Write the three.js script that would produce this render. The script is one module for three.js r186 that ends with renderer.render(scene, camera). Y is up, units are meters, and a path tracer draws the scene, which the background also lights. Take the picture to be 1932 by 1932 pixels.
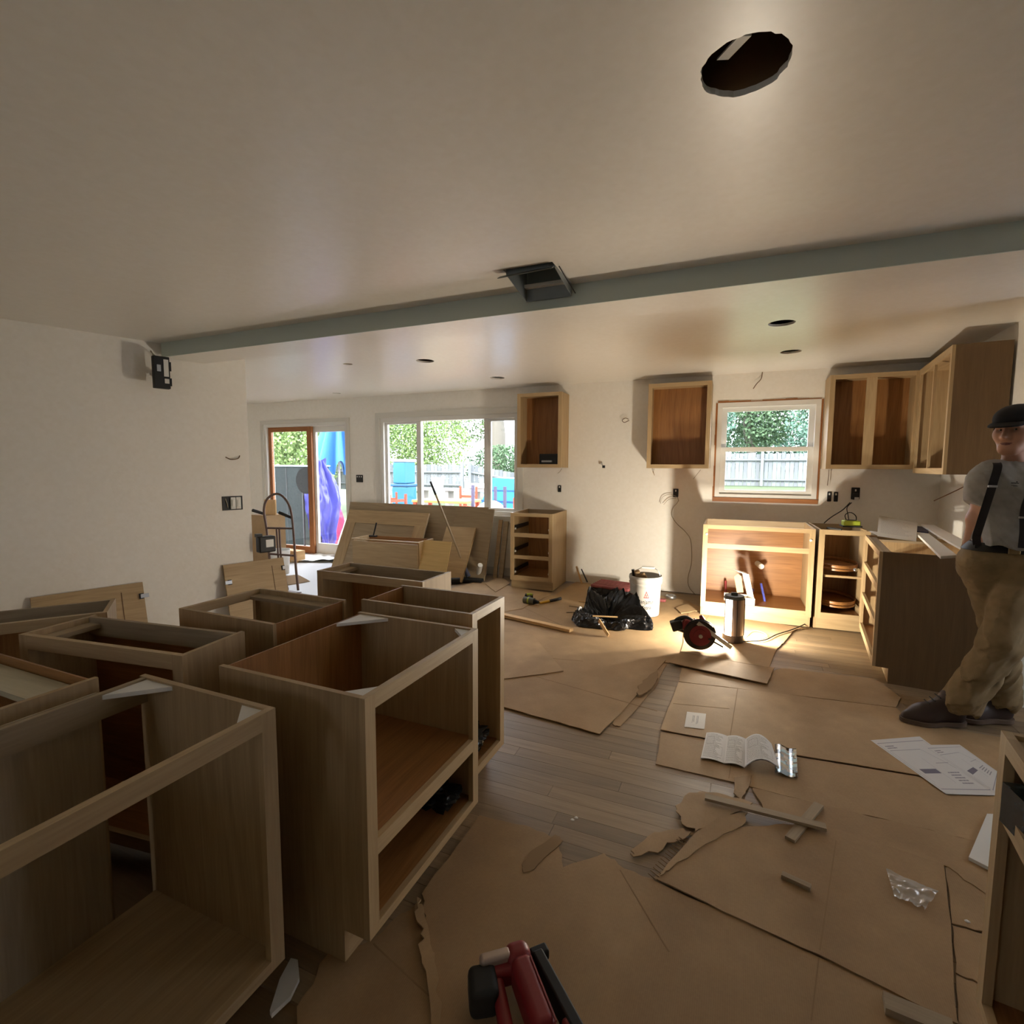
import * as THREE from 'three';
import { mergeGeometries } from 'three/addons/utils/BufferGeometryUtils.js';
import { MarchingCubes } from 'three/addons/objects/MarchingCubes.js';
import { RoundedBoxGeometry } from 'three/addons/geometries/RoundedBoxGeometry.js';

// ---------- camera, sky, sun, exposure ----------
const scene = new THREE.Scene();
const R = Math.PI / 180;
const camera = new THREE.PerspectiveCamera(89.94, 1, 0.05, 200);
camera.rotation.order = 'YXZ';
camera.position.set(0, 1.4, 0);
camera.rotation.set(-5.1 * R, 23.5 * R, 0.25 * R);
scene.add(camera);
const renderer = new THREE.WebGLRenderer({ antialias: true });
renderer.toneMapping = THREE.LinearToneMapping;
renderer.toneMappingExposure = 1.1;
renderer.shadowMap.enabled = true;
scene.background = new THREE.Color(0.9, 0.95, 1.06);
scene.backgroundIntensity = 8.5;
const sun = new THREE.DirectionalLight(new THREE.Color(1.0, 0.95, 0.86), 5.0);
sun.position.set(-9, 17, 7); sun.target.position.set(-2, 0, -12);
sun.castShadow = true; sun.shadow.radius = 1;
Object.assign(sun.shadow.camera, { left: -25, right: 25, top: 25, bottom: -25, near: 1, far: 70 });
sun.shadow.mapSize.set(2048, 2048);
scene.add(sun, sun.target);

// ---------- helpers ----------
let seed = 7;
const rnd = () => { seed = (seed * 1664525 + 1013904223) >>> 0; return seed / 4294967296; };
const rr = (a, b) => a + (b - a) * rnd();
const names = {};
const nm = (n) => { names[n] = (names[n] ?? -1) + 1; return names[n] ? n + '_' + String(names[n]).padStart(3, '0') : n; };
const hash = (x, y) => { let h = (x * 374761393 + y * 668265263) | 0; h = Math.imul(h ^ (h >>> 13), 1274126177); return ((h ^ (h >>> 16)) >>> 0) / 4294967296; };
const smooth = (t) => t * t * (3 - 2 * t);
function vnoise(x, y, px = 4096, py = 4096) {
  const xi = Math.floor(x), yi = Math.floor(y), u = smooth(x - xi), v = smooth(y - yi);
  const m = (a, p) => ((a % p) + p) % p;
  const a = hash(m(xi, px), m(yi, py)), b = hash(m(xi + 1, px), m(yi, py)), c = hash(m(xi, px), m(yi + 1, py)), d = hash(m(xi + 1, px), m(yi + 1, py));
  return a + (b - a) * u + (c - a) * v + (a - b - c + d) * u * v;
}
function fbm(x, y, px, py, o = 4) { let s = 0, a = 0.5, n = 0; for (let i = 0; i < o; i++) { s += a * vnoise(x, y, px, py); n += a; x *= 2; y *= 2; px *= 2; py *= 2; a *= 0.5; } return s / n; }
function tex(w, h, fn, srgb = true) {
  const d = new Uint8Array(w * h * 4);
  for (let j = 0; j < h; j++) for (let i = 0; i < w; i++) { const c = fn(i / w, j / h); const k = (j * w + i) * 4; d[k] = c[0]; d[k + 1] = c[1]; d[k + 2] = c[2]; d[k + 3] = c[3] ?? 255; }
  const t = new THREE.DataTexture(d, w, h, THREE.RGBAFormat);
  t.wrapS = t.wrapT = THREE.RepeatWrapping; t.magFilter = THREE.LinearFilter; t.minFilter = THREE.LinearMipmapLinearFilter; t.generateMipmaps = true;
  if (srgb) t.colorSpace = THREE.SRGBColorSpace;
  t.needsUpdate = true; return t;
}
function canvasTex(w, h, draw) {
  const c = document.createElement('canvas'); c.width = w; c.height = h; draw(c.getContext('2d'), w, h);
  const t = new THREE.CanvasTexture(c); t.colorSpace = THREE.SRGBColorSpace; t.anisotropy = 8; return t;
}
const mix = (a, b, t) => a.map((v, i) => v + (b[i] - v) * t);
const cl = (t) => Math.max(0, Math.min(1, t));
// wood whose grain runs along v; the tile is 0.6 m by 1.2 m
function woodTex(light, dark, k = 1) {
  const t = tex(384, 768, (u, v) => {
    const w = fbm(u * 6, v * 2, 6, 2, 3);
    const g = fbm(u * 64 + w * 6, v * 5, 64, 5, 3), f = vnoise(u * 190, v * 16, 190, 16);
    const band = 0.5 + 0.5 * Math.sin((u * 9 + w * 2.2) * 2 * Math.PI);
    return mix(light, dark, cl((0.45 * g + 0.25 * f + 0.22 * band * w + 0.25 * w - 0.15) * k));
  });
  t.repeat.set(1 / 0.6, 1 / 1.2); return t;
}
const std = (o) => new THREE.MeshStandardMaterial(o);
const lin = (hex) => new THREE.Color(hex);
const M = {};
M.maple = std({ map: woodTex([184, 158, 118], [144, 118, 82]), roughness: 0.55 });
M.mapleEdge = std({ map: woodTex([194, 168, 128], [158, 132, 94]), roughness: 0.5 });
M.inner = std({ map: woodTex([172, 122, 70], [124, 82, 42], 1.2), roughness: 0.42 });
M.raw = std({ map: woodTex([168, 150, 122], [132, 114, 88]), roughness: 0.75 });
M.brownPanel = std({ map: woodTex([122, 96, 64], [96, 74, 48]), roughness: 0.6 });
M.daylitRail = std({ map: woodTex([204, 196, 168], [176, 168, 138]), roughness: 0.4 });  // reflected daylight put into the rail colour as paler wood
M.pine = std({ map: woodTex([226, 192, 140], [186, 140, 88]), roughness: 0.7 });
M.trimWood = std({ map: woodTex([178, 118, 66], [120, 70, 34]), roughness: 0.5 });
M.white = std({ color: lin('#e9e7e0'), roughness: 0.5 });
M.vinyl = std({ color: lin('#e4e2dc'), roughness: 0.35 });
M.plastic = std({ color: lin('#dddcd6'), roughness: 0.45 });
M.black = std({ color: lin('#141414'), roughness: 0.55 });
M.darkMetal = std({ color: lin('#3a3a3c'), roughness: 0.4, metalness: 0.8 });
M.steel = std({ color: lin('#b9bbbd'), roughness: 0.3, metalness: 0.95 });
M.glass = new THREE.MeshPhysicalMaterial({ color: 0xffffff, transmission: 1, thickness: 0, roughness: 0.02, ior: 1.45 });

// plain boxes with uv in metres, grain (v) along the longest side
function bx(w, h, d, x = 0, y = 0, z = 0, rx = 0, ry = 0, rz = 0) {
  const g = new THREE.BoxGeometry(w, h, d);
  grain(g, w >= h && w >= d ? 0 : h >= d ? 1 : 2);
  if (rx || ry || rz) g.applyMatrix4(new THREE.Matrix4().makeRotationFromEuler(new THREE.Euler(rx, ry, rz, 'YXZ')));
  g.translate(x, y, z); return g;
}
function grain(g, axis = 1) {
  const p = g.attributes.position, n = g.attributes.normal, uv = new Float32Array(p.count * 2), ou = rnd() * 3, ov = rnd() * 3;
  for (let i = 0; i < p.count; i++) {
    const c = [p.getX(i), p.getY(i), p.getZ(i)], m = [Math.abs(n.getX(i)), Math.abs(n.getY(i)), Math.abs(n.getZ(i))];
    const k = m[0] >= m[1] && m[0] >= m[2] ? 0 : m[1] >= m[2] ? 1 : 2, o = [0, 1, 2].filter((a) => a !== k);
    const va = o.includes(axis) ? axis : o[1], ua = o.find((a) => a !== va);
    uv[2 * i] = c[ua] + ou; uv[2 * i + 1] = c[va] + ov;
  }
  g.setAttribute('uv', new THREE.BufferAttribute(uv, 2)); return g;
}
function flat(g) {
  g = g.index ? g.toNonIndexed() : g;
  for (const k of Object.keys(g.attributes)) if (!['position', 'normal', 'uv'].includes(k)) g.deleteAttribute(k);
  if (!g.attributes.uv) grain(g); return g;
}
function obj(name, geos, mat, parent = scene) {
  const list = (Array.isArray(geos) ? geos : [geos]).map(flat);
  const m = new THREE.Mesh(list.length > 1 ? mergeGeometries(list) : list[0], mat);
  m.name = nm(name); m.castShadow = m.receiveShadow = true; parent.add(m); return m;
}
function tag(o, label, category, group) { o.userData.label = label; o.userData.category = category; if (group) o.userData.group = group; return o; }
function thing(name, label, category, [x, y, z] = [0, 0, 0], turn = 0, group) {
  const o = new THREE.Group(); o.name = nm(name); o.position.set(x, y, z); o.rotation.y = turn; scene.add(o); return tag(o, label, category, group);
}
function struct(name, geos, mat, parent = scene) { const m = obj(name, geos, mat, parent); if (parent === scene) m.userData.kind = 'structure'; return m; }
// a flat outline in (x, z) given thickness th, lying with its underside at y
function slab(pts, y, th, holes) {
  const s = new THREE.Shape(pts.map(([x, z]) => new THREE.Vector2(x, -z)));
  if (holes) for (const h of holes) s.holes.push(h);
  const g = new THREE.ExtrudeGeometry(s, { depth: th, bevelEnabled: false });
  g.rotateX(-Math.PI / 2); g.translate(0, y, 0); return grain(g, 0);
}
// an outline in (x, y) pulled along z
function plate(pts, th, axis = 1) {
  const g = new THREE.ExtrudeGeometry(new THREE.Shape(pts.map(([x, y]) => new THREE.Vector2(x, y))), { depth: th, bevelEnabled: false });
  g.translate(0, 0, -th / 2); return grain(g, axis);
}
function tube(pts, r, seg = 24, rad = 8, closed = false) {
  const c = new THREE.CatmullRomCurve3(pts.map((p) => new THREE.Vector3(...p)), closed, 'catmullrom', 0.5);
  return new THREE.TubeGeometry(c, seg, r, rad, closed);
}
function bar(a, b, r0, r1 = r0, rad = 12) {
  const A = new THREE.Vector3(...a), B = new THREE.Vector3(...b), d = B.clone().sub(A), g = new THREE.CylinderGeometry(r1, r0, d.length(), rad);
  g.applyQuaternion(new THREE.Quaternion().setFromUnitVectors(new THREE.Vector3(0, 1, 0), d.normalize())); g.translate(...A.add(B).multiplyScalar(0.5).toArray()); return g;
}
function lathe(prof, seg = 32) { return new THREE.LatheGeometry(prof.map(([r, y]) => new THREE.Vector2(r, y)), seg); }
function rbox(w, h, d, r, x = 0, y = 0, z = 0, rx = 0, ry = 0, rz = 0) {
  const g = new RoundedBoxGeometry(w, h, d, 2, r);
  if (rx || ry || rz) g.applyMatrix4(new THREE.Matrix4().makeRotationFromEuler(new THREE.Euler(rx, ry, rz, 'YXZ')));
  g.translate(x, y, z); return g;
}

// ---------- the room ----------
const CEIL = 2.37, BACK = -5.93;
M.wall = std({ map: tex(256, 256, (u, v) => { const n = fbm(u * 40, v * 40, 40, 40, 3); return mix([236, 231, 220], [242, 238, 229], n); }), roughness: 0.62, bumpMap: tex(256, 256, (u, v) => { const n = 255 * fbm(u * 64, v * 64, 64, 64, 3); return [n, n, n]; }, false), bumpScale: 0.0006 });
M.ceiling = new THREE.MeshPhysicalMaterial({ map: M.wall.map, roughness: 0.5, clearcoat: 0.8, clearcoatRoughness: 0.3, bumpMap: M.wall.bumpMap, bumpScale: 0.0004 });
M.beamFace = std({ color: new THREE.Color(0.62, 0.7, 0.64), roughness: 0.7 });
M.floorWood = std({ map: woodTex([156, 132, 100], [116, 96, 70]), roughness: 0.5 });
M.dark = std({ color: lin('#2a221b'), roughness: 0.9 });

struct('floor', slab([[-7.8, -6.1], [3.4, -6.1], [3.4, 2.7], [-7.8, 2.7]], -0.16, 0.15), M.floorWood);
// bare oak strips, laid row by row across the open middle of the room
{
  const floor = scene.getObjectByName('floor');
  const w = 0.076, mats = [0, 1, 2, 3, 4].map((i) => { const m = M.floorWood.clone(); m.color.setScalar([1, 0.86, 0.93, 1.08, 0.78][i]); return m; });
  for (let z = -5.0; z < -0.9; z += w) {
    let x = -1.35 - rnd() * 0.9;
    while (x < 1.75) {
      const l = rr(0.75, 1.7), x0 = Math.max(x, -1.35), x1 = Math.min(x + l, 1.75);
      if (x1 - x0 > 0.05) obj('plank', bx(x1 - x0 - 0.0016, 0.0115 + rnd() * 0.0004, w - 0.0014, (x0 + x1) / 2, -0.0058, z + w / 2), mats[Math.floor(rnd() * 5)], floor);
      x += l;
    }
  }
}
const box = (x0, x1, y0, y1, z0, z1) => bx(x1 - x0, y1 - y0, z1 - z0, (x0 + x1) / 2, (y0 + y1) / 2, (z0 + z1) / 2);
// back wall: patio door, picture window and kitchen window openings
const DOOR = [-6.86, -5.2, -0.01, 2.035], PIC = [-4.6, -2.5, 0.76, 2.06], KIT = [-0.2, 0.75, 1.085, 2.075];
{
  const z0 = BACK - 0.16, z1 = BACK, T = 2.75, g = [];
  g.push(box(-7.8, DOOR[0], 0, T, z0, z1), box(DOOR[0], DOOR[1], DOOR[3], T, z0, z1), box(DOOR[1], PIC[0], 0, T, z0, z1),
    box(PIC[0], PIC[1], 0, PIC[2], z0, z1), box(PIC[0], PIC[1], PIC[3], T, z0, z1), box(PIC[1], KIT[0], 0, T, z0, z1),
    box(KIT[0], KIT[1], 0, KIT[2], z0, z1), box(KIT[0], KIT[1], KIT[3], T, z0, z1), box(KIT[1], 3.4, 0, T, z0, z1));
  struct('wall_back', g, M.wall);
}
struct('wall_dining', box(-7.8, -7.6, 0, 2.75, BACK, -3.2), M.wall);
// the partition on the left, not quite square to the room
{
  const A = [-4.085, -3.36], d = [-0.307, 1], len = 6.0 * Math.hypot(0.307, 1), g = bx(0.13, 2.74, len, -0.065, 1.37, len / 2);
  g.rotateY(Math.atan2(d[0], d[1])); g.translate(A[0], 0, A[1]);
  struct('wall_left', g, M.wall);
  struct('wall_partition', box(-7.6, -4.22, 0, 2.74, -3.36, -3.24), M.wall);
}
struct('wall_right', (() => { const g = bx(0.14, 2.74, 2.1, 0.07, 1.37, 1.05); g.rotateY(-0.04); g.translate(1.74, 0, -5.95); return g; })(), M.wall);
struct('wall_end', box(1.56, 3.3, 0, 2.74, -3.99, -3.86), std({ map: M.wall.map, color: new THREE.Color(0.93, 0.98, 1.03), roughness: 0.6 }));  // cool cast of daylight put into the wall colour
struct('wall_near', [box(-6.4, -2.05, 0, 2.74, 2.5, 2.65), box(-1.6, 3.4, 0, 2.74, 2.5, 2.65), box(-2.05, -1.6, 0, 1.2, 2.5, 2.65), box(-2.05, -1.6, 2.1, 2.74, 2.5, 2.65)], M.wall);
struct('wall_hall', [box(3.25, 3.4, 0, 2.74, BACK, -3.55), box(3.25, 3.4, 0, 2.74, -2.95, 2.5), box(3.25, 3.4, 2.0, 2.74, -3.55, -2.95), box(3.25, 3.4, 0, 0.6, -3.55, -2.95)], M.wall);
// ceiling sheet with the holes cut for lights, attic above
const HOLES = [[-0.018, -1.452, 0.102], [0.245, -3.99, 0.083], [0.385, -4.985, 0.08], [-2.684, -4.135, 0.083], [-2.454, -5.22, 0.08], [-3.457, -3.979, 0.045], [-4.98, -5.5, 0.055]];
{
  const wob = (x, z, r, k) => { const p = new THREE.Path(); for (let i = 0; i <= 48; i++) { const a = -i / 48 * 2 * Math.PI, q = r * (1 + k * (hash(i % 48, Math.round(x * 1e3)) - 0.5)); const X = x + q * Math.cos(a), Y = -z + q * Math.sin(a); i ? p.lineTo(X, Y) : p.moveTo(X, Y); } return p; };
  const duct = new THREE.Path([[-1.1, 2.4], [-1.1, 2.68], [-0.84, 2.68], [-0.84, 2.4]].map((p) => new THREE.Vector2(...p)));
  struct('ceiling', slab([[-7.8, -6.08], [3.4, -6.08], [3.4, 2.65], [-7.8, 2.65]], CEIL, 0.016, [...HOLES.map(([x, z, r], i) => wob(x, z, r, i ? 0.03 : 0.06)), duct]), M.ceiling);
  struct('ceiling_deck', [box(-7.8, 3.4, 2.66, 2.76, -6.08, 2.65)], M.dark);
  const joist = [];
  for (const x of [-2.95, -1.5, 0.14, 0.62]) joist.push(box(x, x + 0.04, CEIL + 0.016, 2.66, -6.0, 2.6));
  joist.push(box(-0.3, 0.13, CEIL + 0.017, 2.58, -1.6, -1.56));
  struct('ceiling_joist', joist, std({ color: lin('#8a6a4a'), roughness: 0.9 }));
}
// dropped beam: greenish primed face towards the camera, painted underside
{
  const b = struct('beam', [box(-4.22, 3.25, 2.258, CEIL, -3.04, -2.735)], M.ceiling);
  obj('beam_face', box(-4.25, 3.25, 2.2575, CEIL, -2.735, -2.727), M.beamFace, b);
}
// baseboards and casings
const trimMat = std({ color: lin('#d9d6cc'), roughness: 0.45 });
{
  const c = (x0, x1, y0, y1, t) => [box(x0 - t, x0, y0, y1 + t, BACK, BACK + 0.018), box(x1, x1 + t, y0, y1 + t, BACK, BACK + 0.018), box(x0, x1, y1, y1 + t, BACK, BACK + 0.018)];
  struct('trim_1', c(DOOR[0], DOOR[1], 0, DOOR[3], 0.055), trimMat);
  struct('trim_2', [...c(PIC[0], PIC[1], PIC[2], PIC[3], 0.075), box(PIC[0] - 0.075, PIC[1] + 0.075, PIC[2] - 0.09, PIC[2], BACK, BACK + 0.02), box(PIC[0] - 0.09, PIC[1] + 0.09, PIC[2] - 0.012, PIC[2] + 0.012, BACK - 0.02, BACK + 0.05)], trimMat);
}
struct('baseboard_back', [box(-5.1, -4.7, 0, 0.1, BACK, BACK + 0.014), box(-4.6, -2.5, 0, 0.1, BACK, BACK + 0.014)], trimMat);
// four boards round an opening, butted so that none overlaps another; b = [left, right, bottom, top] widths
const rim = (x0, x1, y0, y1, z0, z1, [l, r, b, t]) => [box(x0, x0 + l, y0, y1, z0, z1), box(x1 - r, x1, y0, y1, z0, z1), ...(b ? [box(x0 + l, x1 - r, y0, y0 + b, z0, z1)] : []), ...(t ? [box(x0 + l, x1 - r, y1 - t, y1, z0, z1)] : [])];
// kitchen double-hung window
{
  const w = new THREE.Group(); w.name = 'window_1'; w.userData.kind = 'structure'; scene.add(w);
  const [a, b, c, d] = KIT, z = BACK - 0.05;
  obj('jamb', rim(a, b, c, d, z - 0.05, BACK + 0.012, [0.045, 0.045, 0.03, 0.05]), M.vinyl, w);
  const sash = (y0, y1, zz, t) => {
    const s = obj('sash', rim(a + 0.045, b - 0.045, y0, y1, zz - 0.018, zz + 0.018, [t, t, 0.045, 0.04]), M.vinyl, w);
    obj('pane', box(a + 0.046 + t, b - 0.046 - t, y0 + 0.046, y1 - 0.041, zz - 0.002, zz + 0.002), M.glass, s);
  };
  sash(1.565, d - 0.05, z - 0.028, 0.05); sash(c + 0.03, 1.61, z + 0.016, 0.05);
  const g = []; // ragged strip of bare wood round the frame
  const rag = (x0, y0, x1, y1, n, ver) => { for (let i = 0; i < n; i++) { const t0 = i / n, t1 = (i + 1) / n, q = 0.008 + 0.014 * rnd(); if (ver) g.push(box(x0 - q * 0.5 - 0.004, x0 + 0.006, y0 + (y1 - y0) * t0, y0 + (y1 - y0) * t1, BACK, BACK + 0.008)); else g.push(box(x0 + (x1 - x0) * t0, x0 + (x1 - x0) * t1, y0, y0 + q, BACK, BACK + 0.009)); } };
  rag(a, d, b, d, 9, false); rag(a - 0.007, c, a, d, 9, true); rag(b + 0.012, c, b, d, 9, true);
  g.push(box(a - 0.02, b + 0.015, c - 0.05, c - 0.006, BACK, BACK + 0.016));
  obj('bare_trim', g, M.trimWood, w);
}
// picture window: side slider, fixed middle, side slider
{
  const w = new THREE.Group(); w.name = 'window_2'; w.userData.kind = 'structure'; scene.add(w);
  const [a, b, c, d] = PIC, z = BACK - 0.07;
  obj('window_frame', rim(a, b, c, d, z - 0.05, BACK, [0.05, 0.05, 0.06, 0.055]), M.vinyl, w);
  for (const x of [-3.985, -2.965]) obj('mullion', box(x - 0.028, x + 0.028, c + 0.06, d - 0.055, z - 0.03, z + 0.03), M.vinyl, w);
  for (const [x0, x1] of [[a + 0.05, -4.013], [-2.937, b - 0.05]]) obj('sash', rim(x0, x1, c + 0.06, d - 0.055, z - 0.02, z + 0.02, [0.035, 0.02, 0.04, 0.03]), M.vinyl, w);
  for (const [x0, x1, e] of [[a + 0.086, -4.034, 1], [-3.956, -2.994, 0], [-2.901, b - 0.071, 1]]) obj('pane', box(x0, x1, c + 0.061 + 0.04 * e, d - 0.056 - 0.03 * e, z - 0.003, z + 0.003), M.glass, w);
}
// sliding patio door: wood-framed leaf and white-framed leaf
{
  const w = new THREE.Group(); w.name = 'door_1'; w.userData.kind = 'structure'; scene.add(w);
  const [a, b, , d] = DOOR, z = BACK - 0.08, m = -5.98;
  obj('door_frame', rim(a, b, 0.041, d, z - 0.06, BACK, [0.05, 0.04, 0, 0.045]), M.vinyl, w);
  obj('threshold', box(a, b, 0, 0.04, z - 0.06, BACK + 0.02), M.steel, w);
  const leafA = obj('door_leaf', rim(a + 0.051, m + 0.06, 0.042, d - 0.046, z, z + 0.04, [0.06, 0.09, 0.1, 0.07]), M.trimWood, w);
  obj('pane', box(a + 0.112, m - 0.031, 0.143, d - 0.117, z + 0.018, z + 0.022), M.glass, leafA);
  const leafB = obj('door_leaf', rim(m + 0.02, b - 0.041, 0.042, d - 0.046, z - 0.05, z - 0.01, [0.08, 0.06, 0.16, 0.085]), M.white, w);
  obj('pane', box(m + 0.101, b - 0.102, 0.203, d - 0.132, z - 0.032, z - 0.028), M.glass, leafB);
}
// two windows out of the picture: one in the side hall on the right, one behind the camera on the left
{
  const w = new THREE.Group(); w.name = 'window_3'; w.userData.kind = 'structure'; scene.add(w);
  const f = rim(-3.55, -2.95, 0.6, 2.0, -0.05, 0.05, [0.04, 0.04, 0.04, 0.04]); for (const g of f) { g.rotateY(-Math.PI / 2); g.translate(3.32, 0, 0); }
  obj('window_frame', f, M.white, w); obj('pane', box(3.317, 3.323, 0.641, 1.959, -3.509, -2.991), M.glass, w);
  const v = new THREE.Group(); v.name = 'window_4'; v.userData.kind = 'structure'; scene.add(v);
  obj('window_frame', rim(-2.05, -1.6, 1.2, 2.1, 2.52, 2.62, [0.05, 0.05, 0.05, 0.05]), M.white, v); obj('pane', box(-1.999, -1.651, 1.251, 2.049, 2.567, 2.573), M.glass, v);
}

// ---------- cabinets ----------
// local frame: front face at z = 0 looking to +z, x to the viewer's right, body behind it
function cabinet(name, label, category, o) {
  const { w, h, d, pos, turn = 0, toe = 0.1, toeIn = 0.07, st = 0.042, rails = [], mulls = [], back = true, shelves = [], top = false, stretch = ['front', 'back'], group, sideSkin, openSides = [] } = o;
  const t = thing(name, label, category, pos, turn, group), T = 0.016, ff = 0.019;
  for (const s of [-1, 1]) {
    if (openSides.includes(s)) continue;
    const pr = toe ? [[-ff, h], [-ff, toe], [-toeIn - ff, toe], [-toeIn - ff, 0], [-d, 0], [-d, h]] : [[-ff, h], [-ff, 0], [-d, 0], [-d, h]];
    const g = plate(pr, T); g.rotateY(-Math.PI / 2); g.translate(s * (w / 2 - T / 2), 0, 0);
    obj('side_panel', grain(g, 1), sideSkin?.[s] ?? M.maple, t);
  }
  if (back === true) obj('back_panel', bx(w - 2 * T, h - toe - 0.01, 0.006, 0, toe + (h - toe) / 2, -d + 0.012), M.inner, t);
  else if (back) for (const [x0, x1, y0 = toe, y1 = h] of back) obj('back_panel', bx(x1 - x0, y1 - y0, 0.006, (x0 + x1) / 2, (y0 + y1) / 2, -d + 0.012), M.raw, t);
  obj('bottom_panel', bx(w - 2 * T, 0.016, d - ff - 0.014, 0, toe + 0.008 + (o.lift ?? 0.012), -ff - (d - ff - 0.014) / 2), o.bottomMat ?? M.inner, t);
  if (toe) obj('toe_kick', bx(w - 2 * T, toe - 0.002, 0.012, 0, toe / 2, -toeIn - ff - 0.006), M.mapleEdge, t);
  if (top) obj('top_panel', bx(w - 2 * T, 0.016, d - ff, 0, h - 0.014, -ff - (d - ff) / 2), M.maple, t);
  if (!o.noFrame) {
    for (const s of [-1, 1]) obj('stile', bx(st, h - toe, ff, s * (w / 2 - st / 2), toe + (h - toe) / 2, -ff / 2), M.mapleEdge, t);
    for (const [y0, y1] of rails) obj('rail', bx(w - 2 * st, y1 - y0, ff, 0, (y0 + y1) / 2, -ff / 2), M.mapleEdge, t);
    for (const [x0, x1, y0, y1] of mulls) obj('mullion', bx(x1 - x0, y1 - y0, ff, (x0 + x1) / 2, (y0 + y1) / 2, -ff / 2), M.mapleEdge, t);
  }
  if (stretch.includes('front')) obj('stretcher', bx(w - 2 * T, 0.016, 0.055, 0, h - 0.02, -ff - 0.0275), M.raw, t);
  if (stretch.includes('back')) obj('stretcher', bx(w - 2 * T, 0.07, 0.016, 0, h - 0.036, -d + 0.024), M.raw, t);
  if (stretch.includes('flatback')) obj('stretcher', bx(w - 2 * T, 0.016, 0.1, 0, h - 0.04, -d + 0.07), M.daylitRail, t);
  if (stretch.includes('left')) obj('stretcher', bx(0.06, 0.016, d - 0.05, -w / 2 + T + 0.03, h - 0.03, -d / 2), M.raw, t);
  for (const [y, z0 = d - 0.02, m] of shelves) obj('shelf', bx(w - 2 * T - 0.004, 0.018, z0 - ff - 0.004, 0, y, -ff - (z0 - ff) / 2), m ?? M.inner, t);
  return t;
}
function brace(t, x, y, z, a, s = 0.11, label) { // corner brace: a thin triangular gusset lying flat, s along each side
  const g = plate([[0, 0], [s, 0], [0, s]], 0.012); g.rotateX(-Math.PI / 2); g.rotateY(a); g.translate(x, y, z);
  const b = obj('corner_brace', g, M.plastic, t); b.userData.label = label ?? 'pale corner brace'; return b;
}
function slide(t, x, y, z0, len) { // drawer slide along the cabinet's depth
  const s = obj('drawer_slide', [bx(0.012, 0.045, len, x, y, z0 - len / 2), bx(0.01, 0.02, len * 0.95, x - Math.sign(x) * 0.011, y, z0 + 0.01 - len / 2)], M.darkMetal, t);
  obj('roller', (() => { const g = new THREE.CylinderGeometry(0.012, 0.012, 0.012, 12); g.rotateZ(Math.PI / 2); g.translate(x - Math.sign(x) * 0.02, y - 0.01, z0 - 0.015); return g; })(), M.plastic, s);
}
const H1 = 0.79;
// the block of loose base cabinets on the left
{ const t = cabinet('base_cabinet', 'big open-topped base cabinet filling the bottom left corner of the photo', 'cabinet', { w: 0.8, h: H1, d: 0.52, pos: [-1.043, 0, -0.505], turn: Math.PI / 2, rails: [[H1 - 0.045, H1], [0.1, 0.13]], back: [[-0.4 + 0.016, 0.268]], bottomMat: M.maple, stretch: ['back'] });
  brace(t, 0.384, H1 - 0.012, -0.505, Math.PI / 2 * 1 + Math.PI / 2, 0.13, 'white corner brace'); brace(t, 0.384, H1 - 0.012, -0.02, -Math.PI / 2 + Math.PI, 0.08); }
{ const t = cabinet('base_cabinet', 'base cabinet with a large upper opening over a low one, beside the cardboard', 'cabinet', { w: 0.645, h: H1, d: 0.555, pos: [-0.868, 0, -1.356], turn: Math.PI / 2, rails: [[H1 - 0.042, H1], [0.1, 0.128], [0.325, 0.372]], stretch: [], shelves: [[0.362]] });
  brace(t, 0.306, H1 - 0.012, -0.54, Math.PI, 0.14, 'white corner brace'); brace(t, 0.306, H1 - 0.012, -0.02, Math.PI / 2, 0.07); brace(t, -0.306, H1 - 0.012, -0.02, 0, 0.08); }
cabinet('base_cabinet', 'narrow base cabinet with one tall open front, behind the two-opening cabinet', 'cabinet', { w: 0.312, h: 0.805, d: 0.56, pos: [-0.95, 0, -1.945], turn: Math.PI / 2, rails: [[0.768, 0.805], [0.1, 0.135]], stretch: ['left'] });
cabinet('base_cabinet', 'shallow wide cabinet with a pale sunlit end, farthest of the loose block', 'cabinet', { w: 0.715, h: 0.8, d: 0.29, pos: [-1.823, 0, -2.212], turn: 0, rails: [[0.755, 0.8], [0.1, 0.14]], stretch: ['back', 'left'] });
cabinet('base_cabinet', 'short square cabinet in the middle of the block with a bare closed front', 'cabinet', { w: 0.4, h: 0.8, d: 0.54, pos: [-2.122, 0, -1.575], turn: -Math.PI / 2, rails: [[0.76, 0.8], [0.1, 0.14]], stretch: ['left'], back: true });
cabinet('base_cabinet', 'wide shallow cabinet whose face frame overhangs its left end', 'cabinet', { w: 0.735, h: 0.8, d: 0.255, pos: [-1.94, 0, -0.974], turn: 7.7 * R, rails: [[0.75, 0.8], [0.1, 0.14]], stretch: ['back', 'left'] });
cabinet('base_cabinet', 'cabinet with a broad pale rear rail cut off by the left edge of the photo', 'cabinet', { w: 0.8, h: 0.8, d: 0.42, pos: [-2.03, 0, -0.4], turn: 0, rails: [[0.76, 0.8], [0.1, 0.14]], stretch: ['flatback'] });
cabinet('base_cabinet', 'narrow cabinet set askew at the left edge in front of a leaning door', 'cabinet', { w: 0.7, h: 0.8, d: 0.26, pos: [-2.529, 0, -0.931], turn: 55 * R, rails: [[0.76, 0.8], [0.1, 0.14]], stretch: ['back', 'front'] });
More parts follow.
